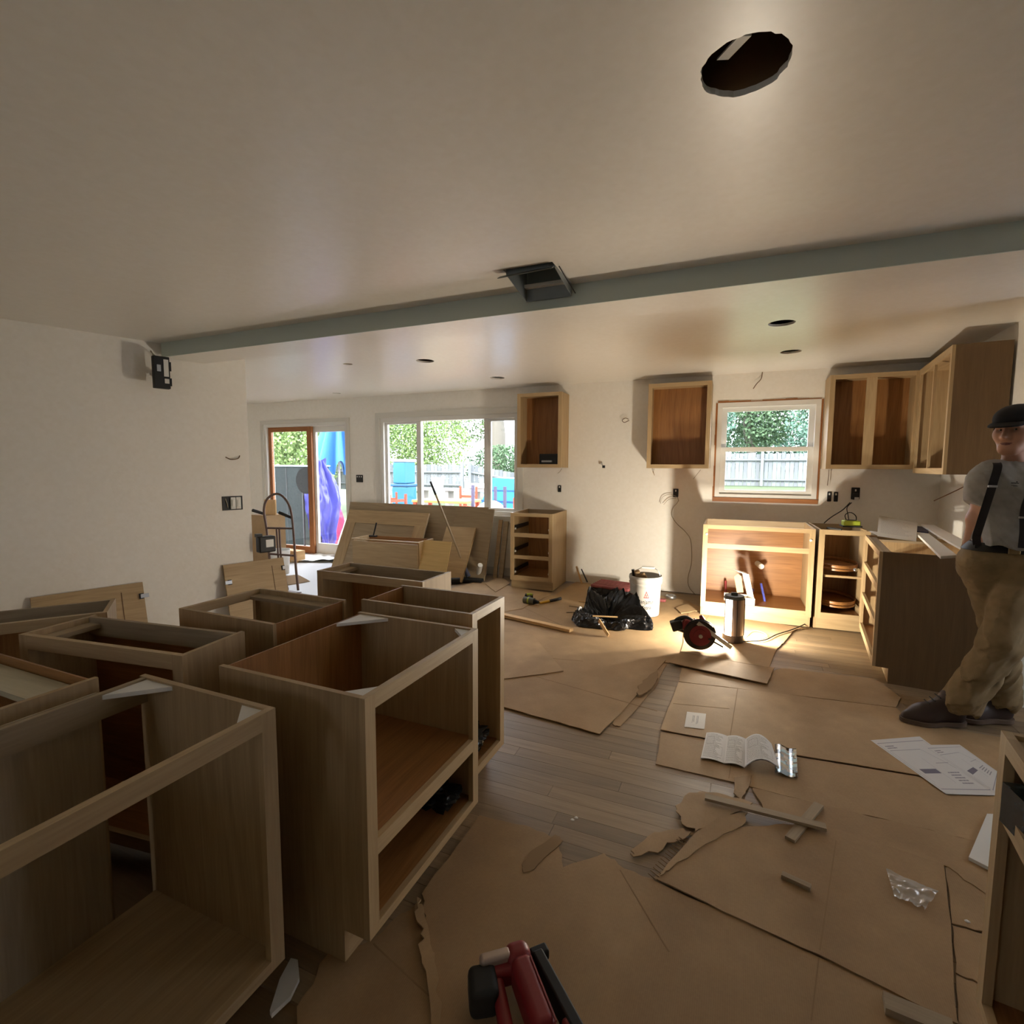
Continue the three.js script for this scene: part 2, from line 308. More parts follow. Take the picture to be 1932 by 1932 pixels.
// right foreground
cabinet('base_cabinet', 'base cabinet cut off by the right edge with a high opening over a low one', 'cabinet', { w: 0.62, h: 0.79, d: 0.55, pos: [0.553, 0, -1.205], turn: -Math.PI / 2 - 0.13, rails: [[0.752, 0.79], [0.1, 0.13], [0.6, 0.645]], shelves: [[0.61]] });
// along the back wall
{ const t = cabinet('base_cabinet', 'drawer base cabinet with three open drawer bays against the white wall', 'cabinet', { w: 0.5, h: 0.873, d: 0.6, pos: [-2.085, 0, -5.335], turn: 2 * R, toeIn: 0.02, rails: [[0.835, 0.873], [0.1, 0.155], [0.35, 0.39], [0.6, 0.645]], stretch: ['front', 'back'] });
  for (const y of [0.2, 0.44, 0.7]) { slide(t, -0.222, y, -0.02, 0.5); slide(t, 0.222, y, -0.02, 0.5); } }
{ const t = cabinet('sink_base_cabinet', 'wide sink base cabinet lit from inside, under the kitchen window', 'cabinet', { w: 0.905, h: 0.872, d: 0.62, pos: [0.197, 0, -5.035], turn: 0.6 * R, toeIn: 0.03, rails: [[0.835, 0.872], [0.1, 0.15], [0.655, 0.7]], stretch: ['back'], back: true });
  obj('pipe_hole', (() => { const g = new THREE.CylinderGeometry(0.026, 0.026, 0.004, 24); g.rotateX(Math.PI / 2); g.translate(0.05, 0.44, -0.603); return g; })(), M.black, t);
  for (const [x, y] of [[-0.42, 0.785], [0.42, 0.775]]) obj('bumper', (() => { const g = new THREE.CylinderGeometry(0.009, 0.011, 0.006, 16); g.rotateX(Math.PI / 2); g.translate(x, y, 0.003); return g; })(), M.plastic, t); }
{ const t = cabinet('corner_base_cabinet', 'corner base cabinet with two round swing-out shelves behind an open front', 'cabinet', { w: 0.37, h: 0.872, d: 0.6, pos: [0.865, 0, -5.06], turn: 2 * R, toeIn: 0.02, rails: [[0.83, 0.872], [0.1, 0.15]], stretch: ['back'] });
  const tray = (y) => { const s = obj('round_shelf', (() => { const g = new THREE.CylinderGeometry(0.3, 0.3, 0.016, 40); g.scale(0.55, 1, 0.85); g.translate(0, y, -0.3); return grain(g, 0); })(), M.inner, t);
    obj('shelf_rim', (() => { const g = new THREE.TorusGeometry(0.3, 0.006, 8, 48); g.rotateX(Math.PI / 2); g.scale(0.55, 2.5, 0.85); g.translate(0, y + 0.03, -0.3); return g; })(), M.inner, s); };
  tray(0.2); tray(0.52); obj('shelf', bx(0.3, 0.018, 0.02, 0.02, 0.47, -0.03), M.mapleEdge, t); obj('knob', (() => { const g = new THREE.SphereGeometry(0.016, 16, 12); g.translate(0.1, 0.535, -0.04); return g; })(), M.steel, t); }
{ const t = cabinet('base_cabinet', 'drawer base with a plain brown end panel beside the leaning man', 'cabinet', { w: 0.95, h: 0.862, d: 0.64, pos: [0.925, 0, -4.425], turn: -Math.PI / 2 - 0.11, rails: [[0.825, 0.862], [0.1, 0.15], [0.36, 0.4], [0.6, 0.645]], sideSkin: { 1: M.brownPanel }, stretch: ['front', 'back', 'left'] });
  for (const y of [0.2, 0.47, 0.72]) { slide(t, 0.44, y, -0.02, 0.5); } }
// wall cabinets
const wallCab = (label, o) => cabinet('wall_cabinet', label, 'cabinet', { toe: 0, top: true, stretch: [], lift: 0, ...o });
wallCab('open wall cabinet holding a black box, over the drawer base', { w: 0.545, h: 0.86, d: 0.3, pos: [-2.112, 1.386, -5.63], turn: 1.2 * R, rails: [[0, 0.04], [0.82, 0.86]] });
wallCab('empty open wall cabinet left of the kitchen window', { w: 0.625, h: 0.885, d: 0.3, pos: [-0.567, 1.386, -5.63], rails: [[0, 0.04], [0.845, 0.885]] });
wallCab('open two-bay wall cabinet right of the kitchen window', { w: 0.69, h: 0.865, d: 0.3, pos: [1.118, 1.388, -5.62], rails: [[0, 0.04], [0.825, 0.865]], mulls: [[-0.06, 0.02, 0.04, 0.825]] });
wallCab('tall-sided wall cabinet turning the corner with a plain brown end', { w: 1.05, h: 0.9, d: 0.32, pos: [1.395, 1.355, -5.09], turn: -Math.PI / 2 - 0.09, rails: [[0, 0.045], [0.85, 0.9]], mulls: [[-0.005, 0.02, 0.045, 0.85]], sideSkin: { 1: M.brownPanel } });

// ---------- work light ----------
{
  const t = thing('work_light', 'glowing upright work light standing on the cardboard before the sink cabinet', 'lamp', [0.03, 0.012, -4.4], 0);
  const glow = std({ color: 0xffffff, emissive: new THREE.Color(1, 0.93, 0.8), emissiveIntensity: 5, roughness: 0.4 });
  obj('bulb', [bar([-0.012, 0.075, -0.012], [-0.012, 0.33, -0.012], 0.045, 0.045, 24)], glow, t);
  // curved metal shield behind the tube, open to the left and back
  const sh = new THREE.CylinderGeometry(0.076, 0.076, 0.29, 24, 1, true, -9 * R, 100 * R); sh.translate(0, 0.2, 0);
  obj('shield', sh, std({ color: lin('#8d7d74'), roughness: 0.35, metalness: 0.5, side: THREE.DoubleSide }), t);
  obj('base', [bar([0, 0, 0], [0, 0.055, 0], 0.082, 0.078, 24)], std({ color: lin('#3c2f2a'), roughness: 0.6 }), t);
  obj('cap', [bar([0, 0.345, 0], [0, 0.37, 0], 0.08, 0.07, 24), bx(0.05, 0.02, 0.02, 0, 0.38, 0)], std({ color: lin('#4c5048'), roughness: 0.6 }), t);
  for (const a of [72, 144, 216, 288, 0]) obj('guard_bar', bar([0.079 * Math.cos(a * R), 0.05, 0.079 * Math.sin(a * R)], [0.079 * Math.cos(a * R), 0.35, 0.079 * Math.sin(a * R)], 0.003), M.darkMetal, t);
  for (const y of [0.15, 0.26]) {
    const l = new THREE.PointLight(new THREE.Color(1, 0.91, 0.75), 4.6, 0, 2);
    l.position.set(-0.012, y, -0.012); l.castShadow = true; l.shadow.radius = 1.6; t.add(l);
  }
}

// ---------- fittings and wires on the walls and ceiling ----------
M.cable = std({ color: lin('#a99b84'), roughness: 0.6 });
M.brown = std({ color: lin('#6b4f33'), roughness: 0.7 });
const wire = (label, pts, r = 0.004, mat = M.cable, seg = 30) => tag(obj('wire', tube(pts, r, seg, 6), mat), label, 'wire');
const BZ = BACK + 0.012;
function elBox(label, x, y, w, h, gangs = 1) {
  const t = thing('electrical_box', label, 'electrical box', [x, y, BACK + 0.004]);
  obj('box_shell', bx(w, h, 0.006), M.black, t);
  obj('box_rim', [bx(w, 0.006, 0.01, 0, h / 2, 0.002), bx(w, 0.006, 0.01, 0, -h / 2, 0.002), bx(0.005, h, 0.01, -w / 2, 0, 0.002), bx(0.005, h, 0.01, w / 2, 0, 0.002)], M.darkMetal, t);
  for (let i = 0; i < gangs; i++) obj('clamp', bx(0.012, 0.02, 0.008, (i - (gangs - 1) / 2) * w / gangs, h * 0.28, 0.006), M.plastic, t);
  return t;
}
elBox('black outlet box between the drawer base and the wall cabinet holding the black box', -1.949, 1.132, 0.035, 0.075);
elBox('three-gang black outlet box between the patio door and the picture window', -4.98, 1.213, 0.11, 0.1, 3);
elBox('black outlet box left of the kitchen window with loose cables hanging from it', -0.6, 1.114, 0.05, 0.085);
elBox('left of the paired slim black outlet boxes under the two-bay wall cabinet', 0.862, 1.113, 0.03, 0.09);
elBox('right of the paired slim black outlet boxes under the two-bay wall cabinet', 0.918, 1.113, 0.03, 0.09);
{ const t = elBox('black outlet box with a plugged-in charger above the corner base cabinet', 1.08, 1.15, 0.065, 0.11); obj('plug', rbox(0.05, 0.06, 0.04, 0.006, 0, -0.03, 0.02), M.black, t); obj('cover', bx(0.035, 0.03, 0.01, 0.005, -0.05, 0.045), M.plastic, t); }
wire('thin brown wire stub hanging from the ceiling over the kitchen window', [[0.21, 2.37, BZ], [0.2, 2.3, BZ + 0.02], [0.16, 2.25, BZ + 0.03], [0.13, 2.2, BZ + 0.05]], 0.004, M.brown);
wire('grey cable hanging down the wall between the bucket and the sink cabinet', [...[[-0.58,1.068,-5.915],[-0.568,1.021,-5.915],[-0.622,0.949,-5.915],[-0.636,0.866,-5.915],[-0.577,0.773,-5.915],[-0.496,0.701,-5.915],[-0.432,0.616,-5.915],[-0.411,0.476,-5.915],[-0.411,0.328,-5.915],[-0.44,0.177,-5.915],[-0.425,0.071,-5.915],[-0.356,-0.006,-5.915]]]);
wire('short pale cable ends curling left from the outlet box near the kitchen window', [...[[-0.59,1.08,-5.9],[-0.67,1.096,-5.9],[-0.737,1.064,-5.9],[-0.758,0.993,-5.9]]], 0.003);
wire('second pale cable end curling under the outlet box near the kitchen window', [...[[-0.59,1.057,-5.9],[-0.668,1.043,-5.9],[-0.723,0.982,-5.9]]], 0.003);
wire('small wire knot on the white wall left of the empty wall cabinet', [...[[-1.132,1.934,-5.89],[-1.168,1.947,-5.89],[-1.203,1.924,-5.89],[-1.178,1.9,-5.89],[-1.125,1.922,-5.89]]], 0.004, M.brown);
wire('pale wire stub under the empty wall cabinet, left one', [...[[-0.838,1.382,-5.9],[-0.843,1.346,-5.9],[-0.83,1.305,-5.9]]], 0.003);
wire('pale wire stub under the empty wall cabinet, right one', [...[[-0.342,1.373,-5.8],[-0.377,1.323,-5.8],[-0.413,1.271,-5.8]]], 0.003);
wire('thin wire under the wall cabinet holding the black box', [...[[-1.9,1.376,-5.85],[-1.925,1.338,-5.85],[-1.952,1.318,-5.85]]], 0.003);
wire('thin wire hanging under the left bay of the two-bay wall cabinet', [...[[0.839,1.381,-5.88],[0.839,1.308,-5.88],[0.834,1.224,-5.88]]], 0.003, M.brown);
wire('thin cable rising to the right behind the leaning man', [...[[1.405,1.149,-4.9],[1.493,1.204,-4.9],[1.569,1.254,-4.9],[1.638,1.307,-4.9]]], 0.004, M.brown);
tag(obj('wall_bracket', [bar([-1.415, 1.405, BACK], [-1.4, 1.4, BACK + 0.06], 0.008), bx(0.03, 0.03, 0.012, -1.4, 1.4, BACK + 0.06)], M.darkMetal), 'small dark bracket standing out of the white wall right of the drawer base', 'bracket');
wire('black charger cord from the outlet box down to the yellow charger', [...[[1.041,1.065,-5.85],[1.005,1.013,-5.85],[1.017,0.941,-5.85],[1.029,0.879,-5.85]]], 0.004, M.black);
wire('black cord running from the outlet box down behind the sink cabinet', [...[[1.019,1.068,-5.8],[0.962,0.994,-5.8],[0.869,0.918,-5.8],[0.806,0.842,-5.8]], ...[[0.748,0.771,-5.5],[0.739,0.519,-5.5],[0.733,0.215,-5.5],[0.721,0.009,-5.5]]], 0.005, M.black, 50);
wire('black power cord of the work light trailing over the floor to the wall', [[0.1, 0.02, -4.37], ...[[0.256,-4.467],[0.363,-4.67],[0.475,-4.839],[0.571,-5.008],[0.65,-5.176],[0.712,-5.379]].map(([x, z]) => [x, 0.022, z])], 0.005, M.black, 50);
wire('loop of pale cord lying beside the work light', [[0.11, 0.02, -4.45], ...[[0.185,-4.693],[0.265,-4.685],[0.288,-4.579],[0.218,-4.477],[0.132,-4.425]].map(([x, z]) => [x, 0.02, z])], 0.0035, M.cable, 40);
// left partition: its own frame, u along the wall towards its far end, facing +x
const LW = (u) => { const L = Math.hypot(0.307, 1); return [-4.085 - 0.307 * u / L, -3.36 + u / L]; };
function onLeft(name, label, category, dist, y) { const [x, z] = LW(dist); return thing(name, label, category, [x, y, z], Math.PI / 2 - Math.atan(0.307)); }
{ const t = onLeft('control_box', 'black control module with white parts hanging high on the left wall under the beam', 'module', 0.7, 2.115);
  const b = obj('housing', [rbox(0.11, 0.245, 0.05, 0.006, 0, 0, 0.16), bx(0.03, 0.03, 0.14, 0, 0, 0.07)], M.black, t); t.rotation.z = 0;
  obj('face_plate', [bx(0.032, 0.13, 0.006, 0.028, 0.035, 0.187), bx(0.03, 0.035, 0.006, 0.03, -0.065, 0.187)], M.plastic, t);
  obj('terminal', [bx(0.025, 0.05, 0.006, -0.02, 0.03, 0.187)], M.steel, t); obj('tab', [bx(0.014, 0.07, 0.012, 0.055, 0.05, 0.185), bx(0.014, 0.06, 0.012, 0.055, -0.07, 0.185)], M.black, b);
  obj('wire_loop', tube([[-0.03, 0.12, 0.16], [-0.045, 0.16, 0.1], [-0.025, 0.175, 0.04], [0, 0.14, 0.0]], 0.004, 16, 6), M.cable, t); }
{ const t = onLeft('switch_box', 'open switch box with two white switches on the left wall by the patio door', 'switch', 0.16, 1.06);
  obj('box_shell', bx(0.17, 0.125, 0.008, 0, 0, 0.002), M.black, t);
  for (const x of [-0.0, 0.045]) { const s = obj('switch', rbox(0.04, 0.105, 0.02, 0.003, x, 0, 0.014), M.plastic, t); obj('toggle', bx(0.022, 0.06, 0.008, x, 0, 0.027), M.white, s); }
  obj('wire_loop', tube([[-0.06, 0.05, 0], [-0.05, 0, 0.015], [-0.04, -0.045, 0]], 0.004, 12, 6), M.cable, t); }
{ const t = onLeft('control_box', 'black module with a white square window low on the end of the left wall', 'module', -0.08, 0.665);
  obj('housing', [rbox(0.15, 0.15, 0.09, 0.012, 0.02, 0, 0.05), bx(0.05, 0.03, 0.05, -0.04, 0.085, 0.04)], M.black, t);
  obj('face_plate', bx(0.07, 0.07, 0.006, 0.035, 0.01, 0.097), M.plastic, t); }
{ const [x, z] = LW(0.2); wire('small bent wire stub on the left wall above the switch box', [[x, 1.47, z], [x + 0.03, 1.45, z - 0.03], [x + 0.045, 1.46, z - 0.09], [x + 0.03, 1.49, z - 0.12]], 0.004, M.brown); }
// sheet-metal duct boot pulled through the ceiling at the beam
{ const t = thing('duct_boot', 'galvanised duct boot sticking out of the ceiling at the beam', 'duct', [-0.97, CEIL, -2.58]);
  const sm = std({ color: lin('#9aa09e'), roughness: 0.5, metalness: 0.6 });
  obj('duct_wall', bx(0.26, 0.22, 0.003, 0, 0.045, -0.135), sm, t); obj('duct_wall', bx(0.26, 0.17, 0.003, 0, 0.075, 0.135), sm, t);
  for (const s of [-1, 1]) { const g = plate([[-0.133, -0.062], [0.133, -0.012], [0.133, 0.16], [-0.133, 0.16]], 0.003); g.rotateY(-Math.PI / 2); g.translate(s * 0.1285, 0, 0); obj('duct_wall', g, sm, t); }
  obj('flange', bx(0.29, 0.003, 0.04, -0.02, -0.018, 0.152, 0.55, 0, 0.03), sm, t); obj('edge_strip', bx(0.004, 0.004, 0.28, 0.15, -0.03, 0.0, -0.15), M.darkMetal, t); }
tag(obj('tape_strip', bx(0.03, 0.004, 0.11, -0.045, CEIL + 0.03, -1.42, 0.25, 0.5, 0.1), M.white), 'torn pale strip hanging inside the large round ceiling hole', 'strip');
// ---------- doors leaning on the left wall ----------
function leanDoor(label, dist, w, h, foot, hinges) {
  const t = onLeft('cabinet_door', label, 'cabinet door', dist, 0); const a = Math.asin(foot / h);
  const geo = (g) => { g.rotateX(-a); g.translate(0, 0.008, foot + 0.016); return g; };
  obj('door_panel', geo(bx(w, h, 0.018, 0, h / 2, 0)), M.maple, t);
  obj('groove', geo(bx(0.006, h * 0.75, 0.002, w * 0.28, h / 2, 0.0095)), M.brown, t);
  for (const [x, y] of hinges) { const hg = obj('hinge', geo(bx(0.055, 0.03, 0.02, x, y, 0.018)), M.steel, t); obj('hinge_cup', geo(bx(0.03, 0.045, 0.008, x * 0.94, y, 0.012)), M.darkMetal, hg); }
  return t;
}
leanDoor('cabinet door with two hinges leaning on the left wall next to the hand truck', 0.0, 0.54, 0.52, 0.13, [[-0.25, 0.36], [0.27, 0.42]]);
leanDoor('cabinet door with one hinge leaning on the left wall behind the askew cabinet', 1.2, 0.66, 0.47, 0.12, [[0.33, 0.36]]);

// ---------- cardboard and scraps on the floor ----------
const cardMap = tex(512, 512, (u, v) => { const n = fbm(u * 5, v * 5, 5, 5, 4), f = vnoise(u * 120, v * 120, 120, 120), c = Math.abs(Math.sin(v * 128 * Math.PI)) * 0.12; return mix([178, 148, 108], [140, 112, 78], cl(0.75 * n + 0.15 * f + c - 0.1)); });
M.card = [0, 1, 2].map((i) => { const m = cardMap.clone(); m.needsUpdate = true; m.repeat.set(1.2 + i * 0.2, 1.2 + i * 0.2); return std({ map: m, color: new THREE.Color(...[[1, 1, 1], [0.9, 0.88, 0.86], [1.08, 1.1, 1.12]][i]), roughness: 0.8, bumpMap: m, bumpScale: 0.001 }); });
M.core = std({ color: lin('#8d7250'), roughness: 0.95 });
const ragged = (pts, amp, n = 5) => { const out = []; pts.forEach((p, i) => { const q = pts[(i + 1) % pts.length]; for (let k = 0; k < n; k++) { const t = k / n; const j = k ? amp : 0; out.push([p[0] + (q[0] - p[0]) * t + rr(-j, j), p[1] + (q[1] - p[1]) * t + rr(-j, j)]); } }); return out; };
function sheet(label, pts, y, mat = M.card[0], th = 0.004, amp = 0.005, creases = []) {
  const t = thing('cardboard_sheet', label, 'cardboard');
  obj('liner', slab(ragged(pts, amp), y, th), mat, t);
  for (const [a, b] of creases) { const L = Math.hypot(b[0] - a[0], b[1] - a[1]); const g = bx(L, 0.0012, 0.004); g.rotateY(-Math.atan2(b[1] - a[1], b[0] - a[0])); g.translate((a[0] + b[0]) / 2, y + th, (a[1] + b[1]) / 2); obj('crease', g, M.core, t); }
  return t;
}
const seg = (p) => [p[0], p[1]];
sheet('broad brown cardboard under the bucket and the black bag along the wall', [[-2.13,-4.439],[-2.265,-4.918],[-1.754,-5.201],[-1.723,-5.947],[-0.977,-5.763],[-0.396,-5.577],[-0.278,-5.198],[-0.189,-4.602],[-0.276,-4.071],[-0.384,-3.707],[-0.628,-3.732],[-1.278,-3.79],[-1.848,-3.853]], 0.001, M.card[0], 0.004, 0.012, [[[-2.159,-4.822],[-1.228,-4.133]]]);
sheet('cardboard in front of the sink cabinet under the work light', [[-0.36,-5.121],[-0.265,-5.145],[0.611,-5.01],[0.522,-4.922],[0.413,-4.552],[0.347,-4.351],[0.255,-3.837],[-0.02,-3.893],[-0.328,-3.961]], 0.0055, M.card[0], 0.004, 0.008, [[[-0.153,-5.336],[-0.231,-4.583]]]);
sheet('large plain cardboard sheet in the middle of the floor right of the narrow cabinet', [[-2.125,-3.889],[-1.643,-3.961],[-1.307,-3.874],[-0.638,-3.786],[-0.41,-3.74],[-0.532,-2.886],[-0.598,-2.535],[-0.877,-2.57],[-1.178,-2.605],[-1.526,-2.655]], 0.0065, M.card[0], 0.004, 0.004, [[[-1.419,-3.138],[-0.357,-2.915]], [[-1.486,-3.37],[-0.95,-3.475]]]);
sheet('narrow cardboard strip showing under the edge of the middle sheet', [[-0.599,-2.772],[-0.545,-2.661],[-0.518,-2.667],[-0.414,-3.234],[-0.394,-3.671],[-0.46,-3.673]], 0.0015, M.card[1], 0.004, 0.006);
sheet('pale cardboard flap with a bent rim lying on the middle sheet', [[-1.879,-3.617],[-1.751,-3.805],[-1.502,-3.873],[-1.021,-3.237],[-1.157,-3.108],[-1.333,-2.955],[-1.493,-2.874]], 0.0115, M.card[2], 0.006, 0.003);
sheet('raised cardboard with a dark shadowed front edge under the circular saw', [[-0.381,-3.675],[-0.323,-3.941],[-0.021,-3.913],[0.298,-3.874],[0.237,-3.562]], 0.016, M.card[1], 0.006, 0.003, [[[-0.325,-3.916],[0.288,-3.859]]]);
sheet('cardboard strip between the raised sheet and the floor plan', [[-0.291,-3.644],[-0.258,-3.841],[0.26,-3.81],[0.349,-3.93],[0.9,-3.981],[0.978,-3.709],[0.913,-3.545],[0.182,-3.458],[-0.286,-3.405]], 0.002, M.card[0], 0.004, 0.004);
sheet('cardboard flap bearing a white shipping label', [[-0.287,-3.386],[0.182,-3.45],[0.909,-3.528],[0.942,-3.36],[1.343,-3.353],[1.139,-2.806],[0.319,-2.733],[-0.091,-2.721],[-0.313,-2.715]], 0.005, M.card[2], 0.004, 0.003, [[[0.066,-3.449],[0.024,-2.733]], [[-0.285,-3.054],[0.02,-3.118]]]);
sheet('cardboard flap under the open booklet', [[-0.309,-2.699],[-0.091,-2.71],[0.318,-2.723],[1.132,-2.787],[0.949,-2.354],[0.687,-2.36],[0.363,-2.362],[0.046,-2.382],[-0.292,-2.384]], 0.0007, M.card[0], 0.004, 0.004, [[[0.047,-2.727],[0.026,-2.403]]]);
sheet('wide cardboard flap crossing the floor below the booklet', [[0.122,-2.363],[0.362,-2.354],[0.685,-2.353],[0.946,-2.347],[0.816,-2.041],[0.739,-2.152],[0.512,-2.184],[0.379,-2.205],[0.158,-2.228]], 0.005, M.card[1], 0.004, 0.006);
sheet('big cardboard sheet with a straight fold, holding the crumpled plastic', [[-0.203,-1.68],[-0.159,-1.755],[-0.05,-1.927],[0.077,-2.071],[0.229,-2.158],[0.414,-2.208],[0.576,-2.178],[0.725,-2.153],[0.661,-1.878],[0.565,-1.518],[0.476,-1.537],[0.273,-1.59],[0.073,-1.625]], 0.008, M.card[1], 0.0045, 0.003, [[[0.398,-2.134],[0.277,-1.605]]]);
sheet('largest cardboard sheet across the bottom of the photo under the red nailer', [[-0.887,-1.727],[-0.7,-1.747],[-0.564,-1.73],[-0.498,-1.605],[-0.382,-1.729],[-0.325,-1.697],[-0.188,-1.673],[0.273,-1.586],[0.578,-1.53],[0.489,-1.251],[-0.511,-0.812],[-0.631,-1.003],[-0.797,-1.206],[-0.886,-1.313]], 0.003, M.card[1], 0.0045, 0.006, [[[-0.313,-1.674],[-0.122,-1.43]], [[0.272,-1.583],[0.23,-1.384]]]);
sheet('upper of the two cardboard strips at the foot of the right cabinet', [[0.727,-2.146],[0.955,-2.351],[0.755,-1.882],[0.665,-1.88]], 0.0022, M.card[0], 0.004, 0.003);
sheet('lower of the two cardboard strips at the foot of the right cabinet', [[0.664,-1.871],[0.75,-1.872],[0.671,-1.68],[0.615,-1.69]], 0.0014, M.card[1], 0.004, 0.003);
sheet('cardboard corner in the lowest right of the floor beside the cabinet', [[0.613,-1.682],[0.669,-1.674],[0.593,-1.466],[0.549,-1.447]], 0.001, M.card[0], 0.004, 0.003);
sheet('small square of cardboard leaning by the foot of the drawer base', [[-2.674,-5.354],[-2.676,-5.809],[-2.405,-5.477],[-2.382,-5.033]], 0.012, M.card[2], 0.004, 0.003);
sheet('dusty cardboard left of the fallen drill near the drawer base', [[-2.926,-4.983],[-2.825,-5.443],[-2.424,-5.413],[-1.801,-5.23],[-1.869,-4.558],[-2.052,-4.277],[-2.416,-4.112]], 0.0055, M.card[2], 0.004, 0.012);
sheet('dark cardboard on the floor below the two-opening cabinet', [[-1.019,-1.035],[-0.935,-1.117],[-0.884,-1.292],[-0.76,-1.167],[-0.628,-0.993],[-0.538,-0.848],[-0.818,-0.725],[-0.989,-0.889]], 0.0003, M.card[1], 0.002, 0.008, [[[-0.92,-1.111],[-0.69,-1.05]]]);
// torn patches with their corrugated core, and loose scraps
const scrap = (label, pts, y, mat = M.card[2], th = 0.004, amp = 0.012) => tag(obj('cardboard_scrap', slab(ragged(pts, amp, 4), y, th), mat), label, 'scrap');
scrap('torn tan cardboard scrap beside the crossed wood strips', [[-0.174,-2.099],[-0.129,-2.212],[-0.025,-2.258],[0.119,-2.247],[0.019,-2.115],[-0.037,-2.04],[-0.087,-1.971],[-0.143,-2.01]], 0.009);
scrap('grey torn cardboard tongue peeled back from the big folded sheet', [[-0.086,-1.962],[0,-2.106],[0.098,-2.166],[0.077,-2.075],[-0.049,-1.913],[-0.157,-1.731],[-0.182,-1.695]], 0.0132, M.card[0], 0.003, 0.006);
scrap('ragged cardboard scrap left of the corrugated tear', [[-0.295,-1.776],[-0.23,-1.908],[-0.129,-1.974],[-0.108,-1.946],[-0.19,-1.828],[-0.281,-1.749]], 0.008, M.card[1]);
scrap('small torn cardboard tip above the crossed wood strips', [[0.048,-2.413],[0.121,-2.463],[0.105,-2.355],[0.075,-2.257],[0.046,-2.29]], 0.007, M.card[1], 0.003, 0.004);
{ const t = thing('torn_patch', 'corrugated tear with open ridges at the edge of the big folded sheet', 'tear'); const pts = [[-0.203,-1.685],[-0.166,-1.811],[-0.124,-1.909],[-0.154,-1.926]];
  for (let i = 0; i < 14; i++) { const k = i / 13, a = pts[0], b = pts[2]; const x = a[0] + (b[0] - a[0]) * k, z = a[1] + (b[1] - a[1]) * k; obj('ridge', bar([x - 0.018, 0.0135, z - 0.006], [x + 0.012, 0.0135, z + 0.012], 0.0016, 0.0016, 6), M.core, t); } }
scrap('oval hole cut in the largest sheet with a lifted rim', [[-0.634,-1.556],[-0.629,-1.623],[-0.573,-1.746],[-0.537,-1.726],[-0.558,-1.654],[-0.586,-1.554],[-0.613,-1.524]], 0.0082, M.core, 0.002, 0.004);
scrap('long pale torn strip curling along the left edge of the largest sheet', [[-0.889,-1.29],[-0.847,-1.265],[-0.76,-1.167],[-0.712,-1.119],[-0.628,-1.004],[-0.578,-0.94],[-0.604,-0.929],[-0.71,-1.072],[-0.779,-1.14],[-0.806,-1.202],[-0.848,-1.223]], 0.0085, M.card[2], 0.006, 0.008);
scrap('crumpled dark brown scrap at the right edge of the middle sheet', [[-0.515,-3.189],[-0.473,-3.386],[-0.437,-3.498],[-0.419,-3.319],[-0.445,-3.137],[-0.486,-3.056]], 0.011, M.core, 0.012);
scrap('wavy torn paper rim in front of the sink cabinet left corner', [[-0.489,-5.184],[-0.385,-5.445],[-0.251,-5.333],[-0.194,-5.157],[-0.314,-5.162],[-0.423,-5.015]], 0.011, M.card[2], 0.005);
function stick(label, a, b, w, h, y, mat = M.pine) { // a squared strip lying from a to b
  const L = Math.hypot(b[0] - a[0], b[1] - a[1]), g = bx(L, h, w); g.rotateY(-Math.atan2(b[1] - a[1], b[0] - a[0])); g.translate((a[0] + b[0]) / 2, y + h / 2, (a[1] + b[1]) / 2);
  return tag(obj('wood_strip', g, mat), label, 'wood strip');
}
stick('long thin wood strip on top of the crossed pair', ...[[-0.064,-2.178],[0.37,-2.172]], 0.035, 0.012, 0.0245, M.raw);
stick('short wood strip underneath the crossed pair', ...[[0.368,-2.334],[0.239,-2.061]], 0.035, 0.011, 0.0132, M.raw);
stick('small loose wood block on the big folded sheet', ...[[0.198,-1.861],[0.281,-1.838]], 0.022, 0.014, 0.0128, M.raw);
stick('wood strip lying at the bottom edge below the folded sheet', ...[[0.407,-1.499],[0.547,-1.485]], 0.05, 0.02, 0.008, M.raw);
stick('long wooden batten on the cardboard left of the black bag', ...[[-2.239,-4.313],[-1.219,-4.07]], 0.06, 0.025, 0.011, M.pine);
stick('thin wood lath left of the black bag, upper of three', ...[[-1.44,-5.061],[-1.259,-5.052]], 0.015, 0.006, 0.006, M.pine);
stick('thin wood lath left of the black bag, middle of three', ...[[-1.476,-4.844],[-1.291,-4.843]], 0.015, 0.006, 0.006, M.raw);
stick('thin wood lath left of the black bag, lowest of three', ...[[-1.433,-4.617],[-1.271,-4.73]], 0.015, 0.006, 0.006, M.raw);
tag(obj('plastic_shim', slab([[0.978,-2.541],[1.012,-2.553],[0.868,-2.182],[0.815,-2.219]], 0.009, 0.012), M.plastic), 'white tapered corner piece on the floor beside the right cabinet', 'bracket');
tag(obj('plastic_shim', slab([[-1.095,-0.97],[-1.073,-0.974],[-1.03,-0.938],[-1.013,-0.891],[-1.022,-0.84],[-1.033,-0.844],[-1.076,-0.914]], 0.006, 0.012), M.plastic), 'white tapered corner piece on the floor at the foot of the big bottom left cabinet', 'bracket');
